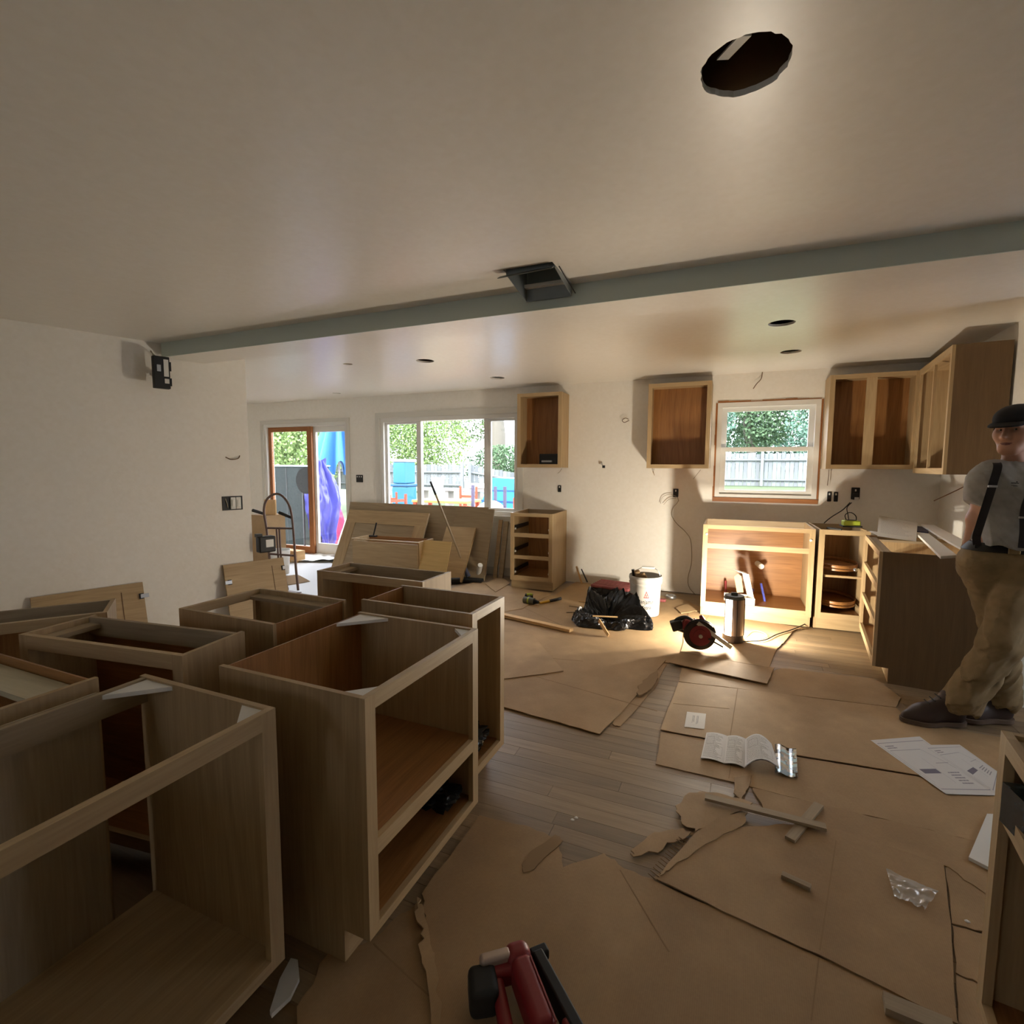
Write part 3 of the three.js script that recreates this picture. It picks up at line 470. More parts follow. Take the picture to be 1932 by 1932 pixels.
// print: label, plan, booklet, notes
const paper = (draw, w = 512, h = 512) => std({ map: canvasTex(w, h, draw), roughness: 0.8 });
function quadTop(p, y, th = 0.0015) { // four-cornered sheet with uv from its own corners: p0 top-left, p1 top-right, p2 bottom-right, p3 bottom-left
  const n = 10, pos = [], uv = [], idx = []; const hgt = typeof y === 'function' ? y : () => y;
  for (let j = 0; j <= n; j++) for (let i = 0; i <= n; i++) { const s = i / n, t = j / n; const x = (p[0][0] * (1 - s) + p[1][0] * s) * (1 - t) + (p[3][0] * (1 - s) + p[2][0] * s) * t, z = (p[0][1] * (1 - s) + p[1][1] * s) * (1 - t) + (p[3][1] * (1 - s) + p[2][1] * s) * t; pos.push(x, hgt(s, t) + th, z); uv.push(s, 1 - t); }
  for (let j = 0; j < n; j++) for (let i = 0; i < n; i++) { const a = j * (n + 1) + i; idx.push(a, a + n + 1, a + 1, a + 1, a + n + 1, a + n + 2); }
  const m = pos.length / 3; for (let k = 0; k < m; k++) pos.push(pos[3 * k], pos[3 * k + 1] - th, pos[3 * k + 2]); const uv2 = [...uv, ...uv];
  const top = idx.length; for (let k = 0; k < top; k += 3) idx.push(idx[k] + m, idx[k + 2] + m, idx[k + 1] + m);
  const g = new THREE.BufferGeometry(); g.setAttribute('position', new THREE.Float32BufferAttribute(pos, 3)); g.setAttribute('uv', new THREE.Float32BufferAttribute(uv2, 2)); g.setIndex(idx); g.computeVertexNormals(); return g;
}
const scribble = (c, x, y, w, n, lh, col = '#555') => { c.fillStyle = col; for (let i = 0; i < n; i++) { let q = x; while (q < x + w * (0.6 + 0.4 * hash(i, n))) { const l = 6 + 20 * hash(q | 0, i); c.fillRect(q, y + i * lh, l, lh * 0.4); q += l + 5; } } };
tag(obj('shipping_label', quadTop([[-0.201,-2.977],[-0.1,-2.995],[-0.099,-2.811],[-0.199,-2.79]], 0.0094), paper((c, w, h) => { c.fillStyle = '#d9d5cc'; c.fillRect(0, 0, w, h); c.save(); c.translate(w / 2, h / 2); c.rotate(Math.PI / 2); scribble(c, -150, -70, 300, 2, 30); scribble(c, -150, 30, 260, 3, 22); c.restore(); })), 'white printed shipping label stuck to the cardboard by the booklet', 'label');
{ const plan = paper((c, w, h) => { c.fillStyle = '#cfccc8'; c.fillRect(0, 0, w, h); c.strokeStyle = '#8d8a92'; c.lineWidth = 5; c.strokeRect(40, 40, w - 80, h - 80); c.lineWidth = 4; for (const [a, b, d, e] of [[90, 120, 700, 120], [700, 120, 900, 300], [90, 120, 90, 420], [500, 200, 500, 420], [640, 250, 900, 250]]) { c.beginPath(); c.moveTo(a, b); c.lineTo(d, e); c.stroke(); } c.fillStyle = '#6d6876'; c.fillRect(150, 300, 330, 40); scribble(c, 620, 330, 300, 5, 22, '#77737d'); scribble(c, 110, 70, 200, 2, 20, '#66626d'); }, 1024, 512);
  const t = thing('floor_plan', 'large folded floor plan drawing spread on the cardboard by the man\'s boots', 'drawing');
  obj('drawing_sheet', quadTop([[0.687,-3.039],[0.931,-3.187],[1.088,-2.732],[0.881,-2.652]], 0.0085), plan, t);
  obj('drawing_sheet', quadTop([[0.91,-3.084],[1.089,-3.168],[1.163,-2.929],[1.086,-2.727]], 0.0105), plan, t); }
{ const page = paper((c, w, h) => { c.fillStyle = '#d8d5d0'; c.fillRect(0, 0, w, h); scribble(c, 30, 30, 400, 22, 21, '#8a8680'); c.strokeStyle = '#77736e'; c.lineWidth = 3; c.strokeRect(60, 90, 160, 140); c.strokeRect(260, 260, 180, 150); });
  const t = thing('open_booklet', 'open instruction booklet with a curled page on the cardboard', 'booklet');
  obj('page', quadTop([[-0.087,-2.778],[0.013,-2.787],[0.003,-2.511],[-0.1,-2.513]], (s, tt) => 0.008 + 0.008 * Math.sin(s * Math.PI)), page, t);
  obj('page', quadTop([[0.013,-2.787],[0.104,-2.793],[0.092,-2.513],[0.003,-2.511]], (s, tt) => 0.008 + 0.01 * Math.sin(s * Math.PI)), page, t);
  obj('curled_page', (() => { const a = [[0.098,-2.765],[0.154,-2.83],[0.213,-2.709],[0.233,-2.496],[0.169,-2.512],[0.092,-2.504]]; return quadTop([a[0], a[2], a[3], a[5]], (s, tt) => 0.016 + 0.07 * Math.sin(s * 2.4) * (1 - 0.35 * s), 0.006); })(), page, t).userData.label = 'thick curled page block';
  const foil = std({ map: canvasTex(128, 256, (c, w, h) => { for (let i = 0; i < 90; i++) { c.fillStyle = ['#b9b6ae', '#bfe3ec', '#c8c4b0', '#9db6c6', '#d9d6cf'][i % 5]; c.fillRect(w * hash(i, 1), h * hash(i, 2), 30, 26); } }), roughness: 0.15, metalness: 0.1 });
  obj('plastic_sleeve', quadTop([[0.234,-2.785],[0.327,-2.774],[0.309,-2.512],[0.218,-2.515]], (s) => 0.016 + 0.005 * Math.sin(s * 7)), foil, t).userData.label = 'shiny clear plastic sleeve'; }
// crumpled clear plastic
{ const g = new THREE.PlaneGeometry(0.14, 0.12, 22, 20); const p = g.attributes.position; for (let i = 0; i < p.count; i++) { const x = p.getX(i), y = p.getY(i), k = 1 - 0.45 * cl((0.06 - y) / 0.12); p.setXYZ(i, x * k, y, 0.002 + 0.03 * Math.abs(fbm(x * 34 + 9, y * 34 + 9, 999, 999, 2) - 0.5)); } g.rotateX(-Math.PI / 2); g.rotateY(-0.3); g.translate(...[0.58,0.02,-1.958].map((v, i) => i === 1 ? 0.0135 : v)); g.computeVertexNormals();
  tag(obj('plastic_bag', g, new THREE.MeshPhysicalMaterial({ color: lin('#f2efe8'), transmission: 0.6, roughness: 0.12, thickness: 0, side: THREE.DoubleSide })), 'small crumpled clear plastic bag on the big folded sheet', 'plastic bag'); }
// little crumbs of white plaster, each its own
for (const [i, q] of [[-0.538,-1.851],[-0.528,-1.869],[0.71,-1.904]].entries()) tag(obj('plaster_crumb', (() => { const g = new THREE.IcosahedronGeometry(0.006, 0); g.scale(1.4, 0.6, 1); g.translate(q[0], 0.008, q[1]); return g; })(), M.white), ['white plaster crumb on the bare floor, left of a pair', 'white plaster crumb on the bare floor, right of a pair', 'white plaster crumb on the cardboard strip at the right'][i], 'crumb');
// added pale sheet standing in for daylight reflected off the dining floor
tag(obj('daylight_sheet', slab(ragged([[-6.158,-5.259],[-5.866,-5.768],[-5.299,-5.656],[-4.202,-5.072],[-3.377,-5.128],[-3.046,-4.236],[-4.012,-4.074],[-4.528,-3.987],[-5.457,-4.496]], 0.02), 0.001, 0.002), std({ color: lin('#cfd0cf'), roughness: 0.5 })), 'pale sheet standing in for daylight reflected off the floor of the dining end', 'floor sheen');

// ---------- tools and materials on the floor ----------
M.red = std({ color: lin('#7e1f22'), roughness: 0.45 });
M.redFaded = std({ map: tex(128, 128, (u, v) => mix([168, 92, 92], [130, 66, 66], fbm(u * 16, v * 16, 16, 16, 3))), roughness: 0.6 });
M.rubber = std({ color: lin('#1b1c1b'), roughness: 0.7 });
M.lime = std({ color: lin('#a9b83a'), roughness: 0.5 });
M.yellow = std({ color: lin('#d3a524'), roughness: 0.5 });
// circular saw standing on its blade, shoe turned away
{ const t = thing('circular_saw', 'dark red circular saw resting on the raised cardboard sheet', 'saw', [-0.2, 0.023, -4.03], 12 * R);
  const disc = (r, th, z, y = 0.115) => { const g = new THREE.CylinderGeometry(r, r, th, 40); g.rotateX(Math.PI / 2); g.translate(0, y, z); return g; };
  obj('blade_guard', [disc(0.112, 0.03, 0), disc(0.118, 0.012, -0.01)], std({ color: lin('#3b3634'), roughness: 0.35, metalness: 0.6 }), t);
  const cov = obj('blade_cover', [disc(0.078, 0.012, 0.02), disc(0.05, 0.02, 0.022)], M.red, t); obj('arbor_nut', [disc(0.014, 0.03, 0.03)], M.steel, cov);
  obj('motor_housing', [(() => { const g = new THREE.CylinderGeometry(0.05, 0.045, 0.14, 28); g.rotateX(Math.PI / 2); g.translate(-0.01, 0.15, -0.09); return g; })(), rbox(0.1, 0.09, 0.1, 0.02, -0.08, 0.17, -0.06, 0, 0, -0.3)], M.red, t);
  obj('handle', [tube([[-0.03, 0.19, -0.05], [-0.1, 0.225, -0.05], [-0.165, 0.2, -0.05], [-0.175, 0.15, -0.05], [-0.1, 0.12, -0.05]], 0.018, 24, 10)], M.rubber, t);
  obj('battery', rbox(0.085, 0.075, 0.075, 0.01, -0.165, 0.165, -0.05, 0, 0, 0.35), M.rubber, t);
  obj('front_knob', bar([0.02, 0.22, -0.03], [0.005, 0.255, -0.03], 0.022, 0.012), M.red, t);
  obj('shoe', [bx(0.3, 0.004, 0.14, 0.1, 0.12, -0.045, 0, 0, -0.62), bx(0.3, 0.03, 0.003, 0.1, 0.125, 0.024, 0, 0, -0.62)], M.steel, t);
  obj('depth_lever', bx(0.12, 0.012, 0.004, 0.11, 0.07, 0.03, 0, 0, -0.5), M.darkMetal, t); }
// white paint bucket with its print
{ const [bx0, , bz0] = [-0.744,0,-4.739], t = thing('bucket', 'white plastic paint bucket with red triangle emblem, rubbish sticking out', 'bucket', [bx0, 0.006, bz0 - 0.15]);
  const H = 0.375, ra = 0.128, rb = 0.147;
  obj('pail', lathe([[0, 0], [ra, 0], [ra + 0.004, 0.01], [rb - 0.004, H - 0.075], [rb + 0.004, H - 0.07], [rb + 0.004, H - 0.06], [rb - 0.002, H - 0.055], [rb, H - 0.03], [rb + 0.006, H - 0.027], [rb + 0.006, H - 0.015], [rb + 0.001, H - 0.01], [rb + 0.004, H], [rb - 0.004, H], [ra - 0.004, 0.01], [0, 0.01]], 56), std({ color: lin('#c0bdb6'), roughness: 0.45 }), t);
  const art = canvasTex(1024, 512, (c, w, h) => { c.fillStyle = '#bdbab3'; c.fillRect(0, 0, w, h);
    c.fillStyle = '#8c2f3a'; c.fillRect(40, 150, 150, 110); c.fillRect(80, 275, 110, 60); c.fillStyle = '#c9a6a6'; c.fillRect(70, 330, 90, 40);
    const X = 640; c.fillStyle = '#b5333a'; c.beginPath(); c.moveTo(X, 60); c.lineTo(X + 85, 195); c.lineTo(X - 85, 195); c.closePath(); c.fill();
    c.fillStyle = '#bdbab3'; c.beginPath(); c.moveTo(X, 92); c.lineTo(X + 58, 180); c.lineTo(X - 58, 180); c.closePath(); c.fill();
    c.fillStyle = '#b5333a'; c.font = 'bold 74px sans-serif'; c.textAlign = 'center'; c.fillText('M', X, 178);
    c.fillStyle = '#26252a'; c.font = 'bold 104px sans-serif'; c.fillText('Benjamin', X, 310); c.fillText('Moore', X, 415); c.font = '26px sans-serif'; c.fillStyle = '#8a8888'; c.fillText('PAINTS', X + 60, 470); });
  const lab = new THREE.CylinderGeometry(rb - 0.0012, ra + 0.007, 0.255, 48, 1, true, -62 * R, 124 * R); lab.translate(0, 0.155, 0);
  const sk = obj('printed_wrap', lab, std({ map: art, roughness: 0.5, side: THREE.DoubleSide }), t); sk.rotation.y = -2 * R;
  obj('bail_handle', [tube([[-rb - 0.006, H - 0.05, 0], [-0.1, H + 0.03, 0.02], [-0.03, H + 0.075, 0.03]], 0.003, 16, 6), tube([[rb + 0.006, H - 0.05, 0], [0.12, H + 0.045, 0.02], [0.08, H + 0.08, 0.03]], 0.003, 16, 6)], M.steel, t);
  obj('grip', bar([-0.03, H + 0.078, 0.03], [0.085, H + 0.08, 0.03], 0.011), M.plastic, t);
  obj('rubbish', [rbox(0.05, 0.09, 0.05, 0.01, -0.07, H, 0.03, 0.3, 0.4, 0.2), rbox(0.07, 0.06, 0.03, 0.008, -0.02, H - 0.01, 0.05, 0.2, 0, 0.6), rbox(0.16, 0.1, 0.1, 0.03, 0.02, H - 0.12, -0.02)], M.card[0], t).userData.label = 'crumpled brown rubbish';
  obj('tool_handle', bar([-0.09, H - 0.1, 0.03], [-0.115, H + 0.05, 0.03], 0.014), M.black, t); }
// black rubbish bag: a slumped open ring of folded film
{ const [cx, , cz] = [-0.999,0,-4.534], n = 96, m = 34, pos = [], idx = [];
  for (let j = 0; j <= m; j++) for (let i = 0; i < n; i++) { const a = i / n * 2 * Math.PI, q = j / m; const R0 = 0.33 + 0.05 * Math.sin(3 * a + 1) + 0.025 * Math.sin(7 * a), prof = q < 0.5 ? Math.sin(q * Math.PI) : Math.sin(q * Math.PI) * 0.9;
    const r = R0 * (q < 0.5 ? 1 - 0.4 * q : 0.8 - (q - 0.5) * 1.5), tall = 0.085 + 0.19 * Math.max(0, Math.cos(a + 1.55)) + 0.03 * Math.cos(2 * a + 0.5), f = fbm(Math.cos(a) * 3 + 7, Math.sin(a) * 3 + q * 3 + 7, 999, 999, 3) - 0.5, f2 = Math.abs(fbm(Math.cos(a) * 7 + 20, Math.sin(a) * 7 + q * 5 + 20, 999, 999, 2) - 0.5);
    pos.push(cx + Math.cos(a) * r * (1.02 + 0.35 * f), 0.012 + Math.max(0, prof * tall * (1 + 1.1 * f) - 0.11 * f2), cz + 0.04 + Math.sin(a) * r * (0.78 + 0.3 * f)); }
  for (let j = 0; j < m; j++) for (let i = 0; i < n; i++) { const a = j * n + i, b = j * n + (i + 1) % n; idx.push(a, a + n, b, b, a + n, b + n); }
  const g = new THREE.BufferGeometry(); g.setAttribute('position', new THREE.Float32BufferAttribute(pos, 3)); g.setIndex(idx); const g2 = g.toNonIndexed(); g2.computeVertexNormals();
  tag(obj('rubbish_bag', g2, std({ color: lin('#0e0e10'), roughness: 0.28, side: THREE.DoubleSide })), 'open black plastic rubbish bag slumped on the cardboard before the bucket', 'bag'); }
{ const a = [-1.017,0.1,-4.203], b = [-0.905,0.02,-4.077]; tag(obj('wood_strip', (() => { const L = Math.hypot(a[0] - b[0], a[1] - b[1], a[2] - b[2]), g = bx(L, 0.03, 0.008), d = new THREE.Vector3(b[0] - a[0], b[1] - a[1], b[2] - a[2]).normalize(); g.applyQuaternion(new THREE.Quaternion().setFromUnitVectors(new THREE.Vector3(1, 0, 0), d)); g.translate((a[0] + b[0]) / 2, (a[1] + b[1]) / 2, (a[2] + b[2]) / 2); return g; })(), M.pine), 'pale lath poking out over the front of the black bag', 'wood strip'); }
stick('wood lath lying across the inside of the black bag', ...[[-1.115,-4.371],[-0.906,-4.431]], 0.02, 0.008, 0.075, M.pine);
// red tool case
{ const [x, , z] = [-1.187,0,-5.36], t = thing('tool_case', 'flat tool case with a ribbed faded red lid behind the black bag', 'case', [x + 0.02, 0.006, z - 0.13], -8 * R);
  obj('case_body', rbox(0.42, 0.09, 0.3, 0.02, 0, 0.045, 0), M.rubber, t); obj('lid', rbox(0.43, 0.035, 0.31, 0.014, 0, 0.105, 0), M.redFaded, t);
  for (let i = 0; i < 5; i++) obj('rib', rbox(0.4, 0.012, 0.022, 0.005, 0, 0.124, -0.11 + i * 0.055), M.redFaded, t);
  obj('latch', [bx(0.04, 0.04, 0.012, -0.1, 0.075, 0.157), bx(0.04, 0.04, 0.012, 0.1, 0.075, 0.157)], M.black, t); }
tag(obj('pry_bar', bar([-1.538,0.059,-5.75], [-1.647,0.176,-5.88], 0.008), M.black), 'dark pry bar leaning on the white wall behind the tool case', 'bar');
tag(obj('wood_strip', (() => { const g = bx(0.02, 0.22, 0.008, 0, 0.11, 0, -0.3, 0, 0.42); g.translate(-1.66, 0.004, -5.83); return g; })(), M.pine), 'short pale lath leaning on the white wall behind the tool case', 'wood strip');
tag(obj('tape_roll', (() => { const g = new THREE.TorusGeometry(0.04, 0.016, 10, 28); g.rotateX(Math.PI / 2); g.scale(1, 1.3, 1); g.translate(...[-0.576,0.03,-5.56]); return g; })(), M.steel), 'silver tape roll on the floor right of the bucket', 'tape');
tag(obj('rag', rbox(0.09, 0.03, 0.06, 0.012, ...[-0.656,0.02,-5.422]), M.redFaded), 'small red crumpled rag beside the bucket', 'rag');
// drill driver lying on its side
{ const [x, , z] = [-1.866,0.03,-4.762], t = thing('drill', 'black and lime drill driver lying on the cardboard before the drawer base', 'drill', [x, 0.04, z], -10 * R);
  obj('motor_housing', [bar([-0.07, 0, 0], [0.05, 0, 0], 0.034, 0.032, 20), rbox(0.1, 0.05, 0.05, 0.015, -0.01, 0.0, 0)], std({ color: lin('#5b5f55'), roughness: 0.5 }), t);
  obj('chuck', bar([0.05, 0, 0], [0.1, -0.004, 0], 0.026, 0.014, 20), M.rubber, t); obj('collar', bar([-0.02, 0, 0], [-0.005, 0, 0], 0.0355, 0.0355, 20), M.lime, t);
  obj('handle', bar([-0.02, 0, -0.02], [-0.085, 0.005, -0.13], 0.02, 0.023, 14), M.rubber, t); obj('battery', rbox(0.085, 0.05, 0.06, 0.01, -0.1, 0.0, -0.14, 0, 0.5, 0), M.rubber, t); obj('battery_trim', rbox(0.06, 0.022, 0.03, 0.006, -0.08, 0.028, -0.12, 0, 0.5, 0), M.lime, t); }
{ const t = thing('screwdriver', 'yellow and black handled tool lying just right of the drill driver', 'screwdriver'); const a = [-1.769,0.02,-4.78], b = [-1.709,0.02,-4.897], c = [-1.633,0.02,-5.049]; obj('shank', bar(a, b, 0.012, 0.014), M.yellow, t); obj('grip', bar(b, c, 0.014, 0.016), M.rubber, t); }
// broom-like floor tool leaning on the picture window
{ const t = thing('floor_mop', 'long-handled floor mop leaning on the leaning boards under the picture window', 'mop'); const a = [-2.93, 0.06, -5.42], b = [-3.54, 1.2, -5.55], at = (k) => a.map((v, i) => v + (b[i] - v) * k);
  obj('pole', bar(at(0.16), at(0.86), 0.012), M.raw, t); obj('grip', bar(at(0.86), b, 0.015, 0.013), M.darkMetal, t); obj('socket', bar(a, at(0.17), 0.03, 0.016), std({ color: lin('#5a6486'), roughness: 0.4 }), t); obj('head', rbox(0.32, 0.04, 0.1, 0.012, -2.9, 0.026, -5.4, 0, 0.2, 0), M.rubber, t); }
{ const t = thing('spray_bottle', 'dark bottle with a lime cap lying by the mop head', 'bottle'); obj('bottle_body', bar([-2.98, 0.035, -5.3], [-3.13, 0.035, -5.22], 0.034, 0.03, 18), M.rubber, t); obj('cap', bar([-3.13, 0.035, -5.22], [-3.19, 0.035, -5.19], 0.025, 0.016, 16), M.lime, t); }
tag(obj('paint_roller_sleeve', bar([-2.901,0,-5.602], [-2.775,0.215,-5.43], 0.032, 0.03, 20), M.plastic), 'white roller sleeve standing under the picture window by the boards', 'roller');
tag(obj('plastic_cup', bar([-2.941,0,-5.86], [-2.843,0.118,-5.68], 0.032, 0.028, 20), M.plastic), 'short white plastic cup beside the roller sleeve', 'cup');
// red framing nailer in the foreground, on its side
{ const [x, , z] = [-0.457,0,-1.131], t = thing('nailer', 'red cordless nailer lying on the cardboard at the bottom edge of the photo', 'nailer', [x, 0.0075, z - 0.01], 0.42);
  const S = (g) => g;
  obj('motor_housing', [rbox(0.062, 0.085, 0.19, 0.022, 0.02, 0.06, 0.06, 0, 0.32, 0), rbox(0.07, 0.08, 0.06, 0.024, -0.015, 0.062, -0.045, 0, 0.3, 0)], M.red, t);
  obj('battery', rbox(0.075, 0.075, 0.09, 0.018, -0.105, 0.05, 0.025, 0, 0.15, 0), M.rubber, t);
  obj('battery_plate', rbox(0.085, 0.05, 0.03, 0.01, -0.075, 0.075, -0.028, 0, 0.28, 0), std({ color: lin('#b8a79a'), roughness: 0.35, metalness: 0.5 }), t);
  obj('handle', [bar([-0.07, 0.055, 0.0], [-0.045, 0.05, 0.12], 0.016, 0.019, 14), rbox(0.12, 0.05, 0.04, 0.014, -0.03, 0.055, -0.02, 0, 0.3, 0)], M.red, t);
  obj('magazine', [rbox(0.03, 0.06, 0.23, 0.006, 0.085, 0.05, 0.045, 0, 0.42, 0), rbox(0.05, 0.03, 0.03, 0.006, 0.045, 0.06, -0.065, 0, 0.4, 0)], M.rubber, t);
  obj('nose', rbox(0.045, 0.05, 0.05, 0.01, 0.115, 0.05, 0.125, 0, 0.42, 0), M.red, t); obj('trim_line', bx(0.004, 0.004, 0.17, 0.045, 0.1, 0.06, 0, 0.32, 0), M.redFaded, t); }
// ---------- things in and on the cabinets ----------
{ const t = thing('tool_box', 'black box with white lettering inside the left wall cabinet', 'box', [-2.03, 1.41, -5.8]); obj('box_body', rbox(0.27, 0.135, 0.13, 0.006, 0.02, 0.07, 0), M.black, t);
  obj('lettering', bx(0.17, 0.03, 0.001, 0.0, 0.045, 0.0655), std({ map: canvasTex(256, 48, (c, w, h) => { c.fillStyle = '#151515'; c.fillRect(0, 0, w, h); c.fillStyle = '#c9c9c9'; c.font = 'bold 40px sans-serif'; c.textAlign = 'center'; c.fillText('TRUMPET', w / 2, 38); }), roughness: 0.6 }), t); }
{ const t = thing('carton', 'white flip-lid carton standing open inside the lit sink cabinet', 'carton', [0.045, 0.135, -5.13]); const wm = std({ color: lin('#ece7da'), roughness: 0.6 });
  obj('tray', [bx(0.2, 0.075, 0.004, 0.06, 0.038, 0.06), bx(0.2, 0.075, 0.004, 0, 0.038, -0.08), bx(0.004, 0.075, 0.16, -0.07, 0.038, -0.01, 0, 0.35, 0), bx(0.004, 0.075, 0.14, 0.13, 0.038, -0.01, 0, 0.35, 0), bx(0.2, 0.004, 0.14, 0.03, 0.003, -0.01)], wm, t);
  obj('lid', [bx(0.012, 0.24, 0.13, 0.1, 0.18, -0.01, 0, 0.35, 0.25), bx(0.1, 0.006, 0.13, 0.035, 0.3, -0.01, 0, 0.35, -0.3)], wm, t); obj('flap', plate([[0, 0], [0.055, 0.01], [0.03, 0.16], [0.0, 0.18], [-0.03, 0.15]], 0.003).translate(0.01, 0.1, -0.01), M.card[2], t); }
const pipeM = std({ color: lin('#5560c8'), roughness: 0.35 });
tag(obj('water_pipe', bar([0.305, 0.12, -5.36], [0.265, 0.285, -5.42], 0.011), pipeM), 'longer blue water pipe stub standing in the sink cabinet', 'pipe');
tag(obj('water_pipe', [bar([0.185, 0.12, -5.4], [0.19, 0.195, -5.42], 0.011), (() => { const g = new THREE.TorusGeometry(0.014, 0.004, 8, 20); g.translate(0.19, 0.212, -5.42); return g; })()], pipeM), 'shorter blue water pipe stub with a ring top in the sink cabinet', 'pipe');
tag(obj('water_pipe', bar([-0.045, 0.12, -5.48], [-0.05, 0.26, -5.52], 0.011), M.red), 'red water pipe stub at the back of the sink cabinet', 'pipe');
tag(obj('drain_pipe', bar([0.235, 0.44, -5.64], [0.265, 0.435, -5.5], 0.026, 0.026, 20), M.plastic), 'short pale drain pipe out of the back of the sink cabinet', 'pipe');
{ const t = thing('charger', 'yellow-green battery charger on top of the corner base cabinet', 'charger', [0.95,0.88,-5.319], 0.1); obj('charger_body', rbox(0.13, 0.055, 0.09, 0.012, 0, 0.03, 0), M.lime, t); obj('charger_base', rbox(0.15, 0.014, 0.11, 0.004, 0, 0.007, 0), M.rubber, t); obj('slot', bx(0.07, 0.006, 0.05, 0, 0.059, 0), M.black, t); obj('cord_loop', tube([[-0.03, 0.05, -0.02], [-0.04, 0.1, -0.03], [0.0, 0.125, -0.03], [0.045, 0.09, -0.03], [0.05, 0.02, -0.05]], 0.004, 20, 6), M.black, t); }
tag(obj('screwdriver', bar([0.736,0.885,-5.083], [0.832,0.885,-5.006], 0.008), M.black), 'thin black tool on the rim of the corner base cabinet', 'screwdriver');
const sheetTex = paper((c, w, h) => { c.fillStyle = '#d6d2c6'; c.fillRect(0, 0, w, h); scribble(c, 40, 60, 420, 16, 24, '#b9b4ab'); }, 512, 512);
tag(obj('paper_sheet', quadTop([[1.269,-5.856],[1.48,-5.517],[1.181,-4.402],[0.999,-4.627]], (s, tt) => 0.885 + 0.06 * (1 - tt) * (1 - 0.4 * s)), sheetTex), 'curling white paper on top of the drawer base beside the man', 'paper');
tag(obj('paper_sheet', quadTop([[1.034,-5.108],[1.101,-5.023],[1.121,-4.651],[1.034,-4.708]], 0.874), sheetTex), 'narrow white paper corner under the curling paper on the drawer base', 'paper');
tag(obj('white_board', (() => { const p = [[1.334,-5.011],[1.398,-4.934],[1.211,-3.769],[1.108,-3.683]]; return slab(p, 0.876, 0.016); })(), M.plastic), 'white board offcut lying on the drawer base near the man', 'board');
tag(obj('white_board', (() => { const p = [[1.506,-5.53],[1.6,-5.53],[1.461,-4.477],[1.297,-3.998],[1.333,-4.308]]; return slab(p, 0.896, 0.012); })(), M.white), 'second white board offcut behind the first on the drawer base', 'board');
tag(obj('binder', slab([[1.467,-5.52],[1.53,-5.464],[1.423,-5.023],[1.355,-5.064]], 0.874, 0.02), std({ color: lin('#262a4e'), roughness: 0.5 })), 'dark blue binder between the papers on the drawer base', 'binder');
{ const t = thing('stone_offcut', 'dark speckled stone offcut in the high opening of the cabinet at the right edge', 'stone', [0.76, 0.62, -1.22], 0.1); obj('stone_slab', bx(0.34, 0.09, 0.44, 0, 0.045, 0), std({ map: tex(128, 128, (u, v) => { const n = hash(u * 128, v * 128) * 0.5 + 0.5 * vnoise(u * 30, v * 30, 30, 30); return mix([22, 30, 34], [92, 104, 104], n * n); }), roughness: 0.2 }), t); }
const plasticWrap = std({ color: lin('#25282a'), roughness: 0.15 });
const wrapLump = (label, x, y, z, s) => { const g = new THREE.IcosahedronGeometry(1, 5), p = g.attributes.position; for (let i = 0; i < p.count; i++) { const v = new THREE.Vector3().fromBufferAttribute(p, i), k = 0.75 + 0.7 * Math.abs(fbm(v.x * 3 + 9, v.y * 3 + v.z * 2.3 + 9, 999, 999, 3) - 0.5) * 2; p.setXYZ(i, x + v.x * s[0] * k, Math.max(y, y + s[1] + v.y * s[1] * k), z + v.z * s[2] * k); } g.computeVertexNormals(); return tag(obj('plastic_wrap', g, plasticWrap), label, 'plastic wrap'); };
wrapLump('dark crumpled plastic in the low opening of the two-opening cabinet', -1.0, 0.132, -1.57, [0.1, 0.035, 0.08]);
wrapLump('dark crumpled plastic at the bottom of the tall narrow opening', -1.06, 0.132, -1.95, [0.08, 0.05, 0.1]);
wrapLump('dark crumpled plastic inside the cabinet with the broad pale rear rail', -2.0, 0.5, -0.6, [0.25, 0.07, 0.1]);
// ---------- boards under the picture window ----------
function leaning(name, label, cat, x0, x1, h, zTop, zBot, th, mat, y0 = 0, skew = 0) {
  const t = thing(name, label, cat, [(x0 + x1) / 2, y0, zBot]); const a = Math.asin((zBot - zTop) / h);
  const w = x1 - x0, g = plate([[-w / 2 - skew, 0], [w / 2 - skew, 0], [w / 2, h], [-w / 2, h]], th, 0); g.translate(0, 0, th / 2); g.rotateX(-a); obj('board', g, mat, t);
  t.userData.tilt = a; return t;
}
{ const t = leaning('panel', 'largest brown panel leaning under the picture window, behind the framed door', 'panel', -5.08, -2.86, 0.9, -5.84, -5.62, 0.012, M.raw, 0.004, 0.0); }
{ const t = leaning('framed_door', 'brown framed door panel leaning in front of the largest panel', 'cabinet door', -5.0, -3.68, 0.86, -5.75, -5.36, 0.02, M.raw, 0.004); const a = t.userData.tilt;
  const rot = (g) => { g.rotateX(-a); return g; }; obj('frame_rail', [rot(bx(1.32, 0.19, 0.01, 0, 0.76, 0.026))], M.maple, t); for (const s of [-1, 1]) obj('frame_stile', rot(bx(0.17, 0.67, 0.01, s * 0.575, 0.335, 0.026)), M.maple, t); }
leaning('panel', 'mid-sized brown panel leaning right of the framed door, behind the mop', 'panel', -3.37, -2.95, 0.72, -5.68, -5.3, 0.03, M.maple, 0.004);
leaning('panel', 'tall brown panel edge right of the mop under the picture window', 'panel', -3.3, -2.75, 0.9, -5.79, -5.5, 0.02, M.raw, 0.004);
leaning('wood_board', 'narrow upright board under the window sill, left one of two', 'board', -2.73, -2.68, 0.74, -5.88, -5.7, 0.02, M.maple, 0.002);
leaning('wood_board', 'narrow upright board under the window sill, right one of two', 'board', -2.66, -2.6, 0.72, -5.89, -5.72, 0.03, M.raw, 0.002);
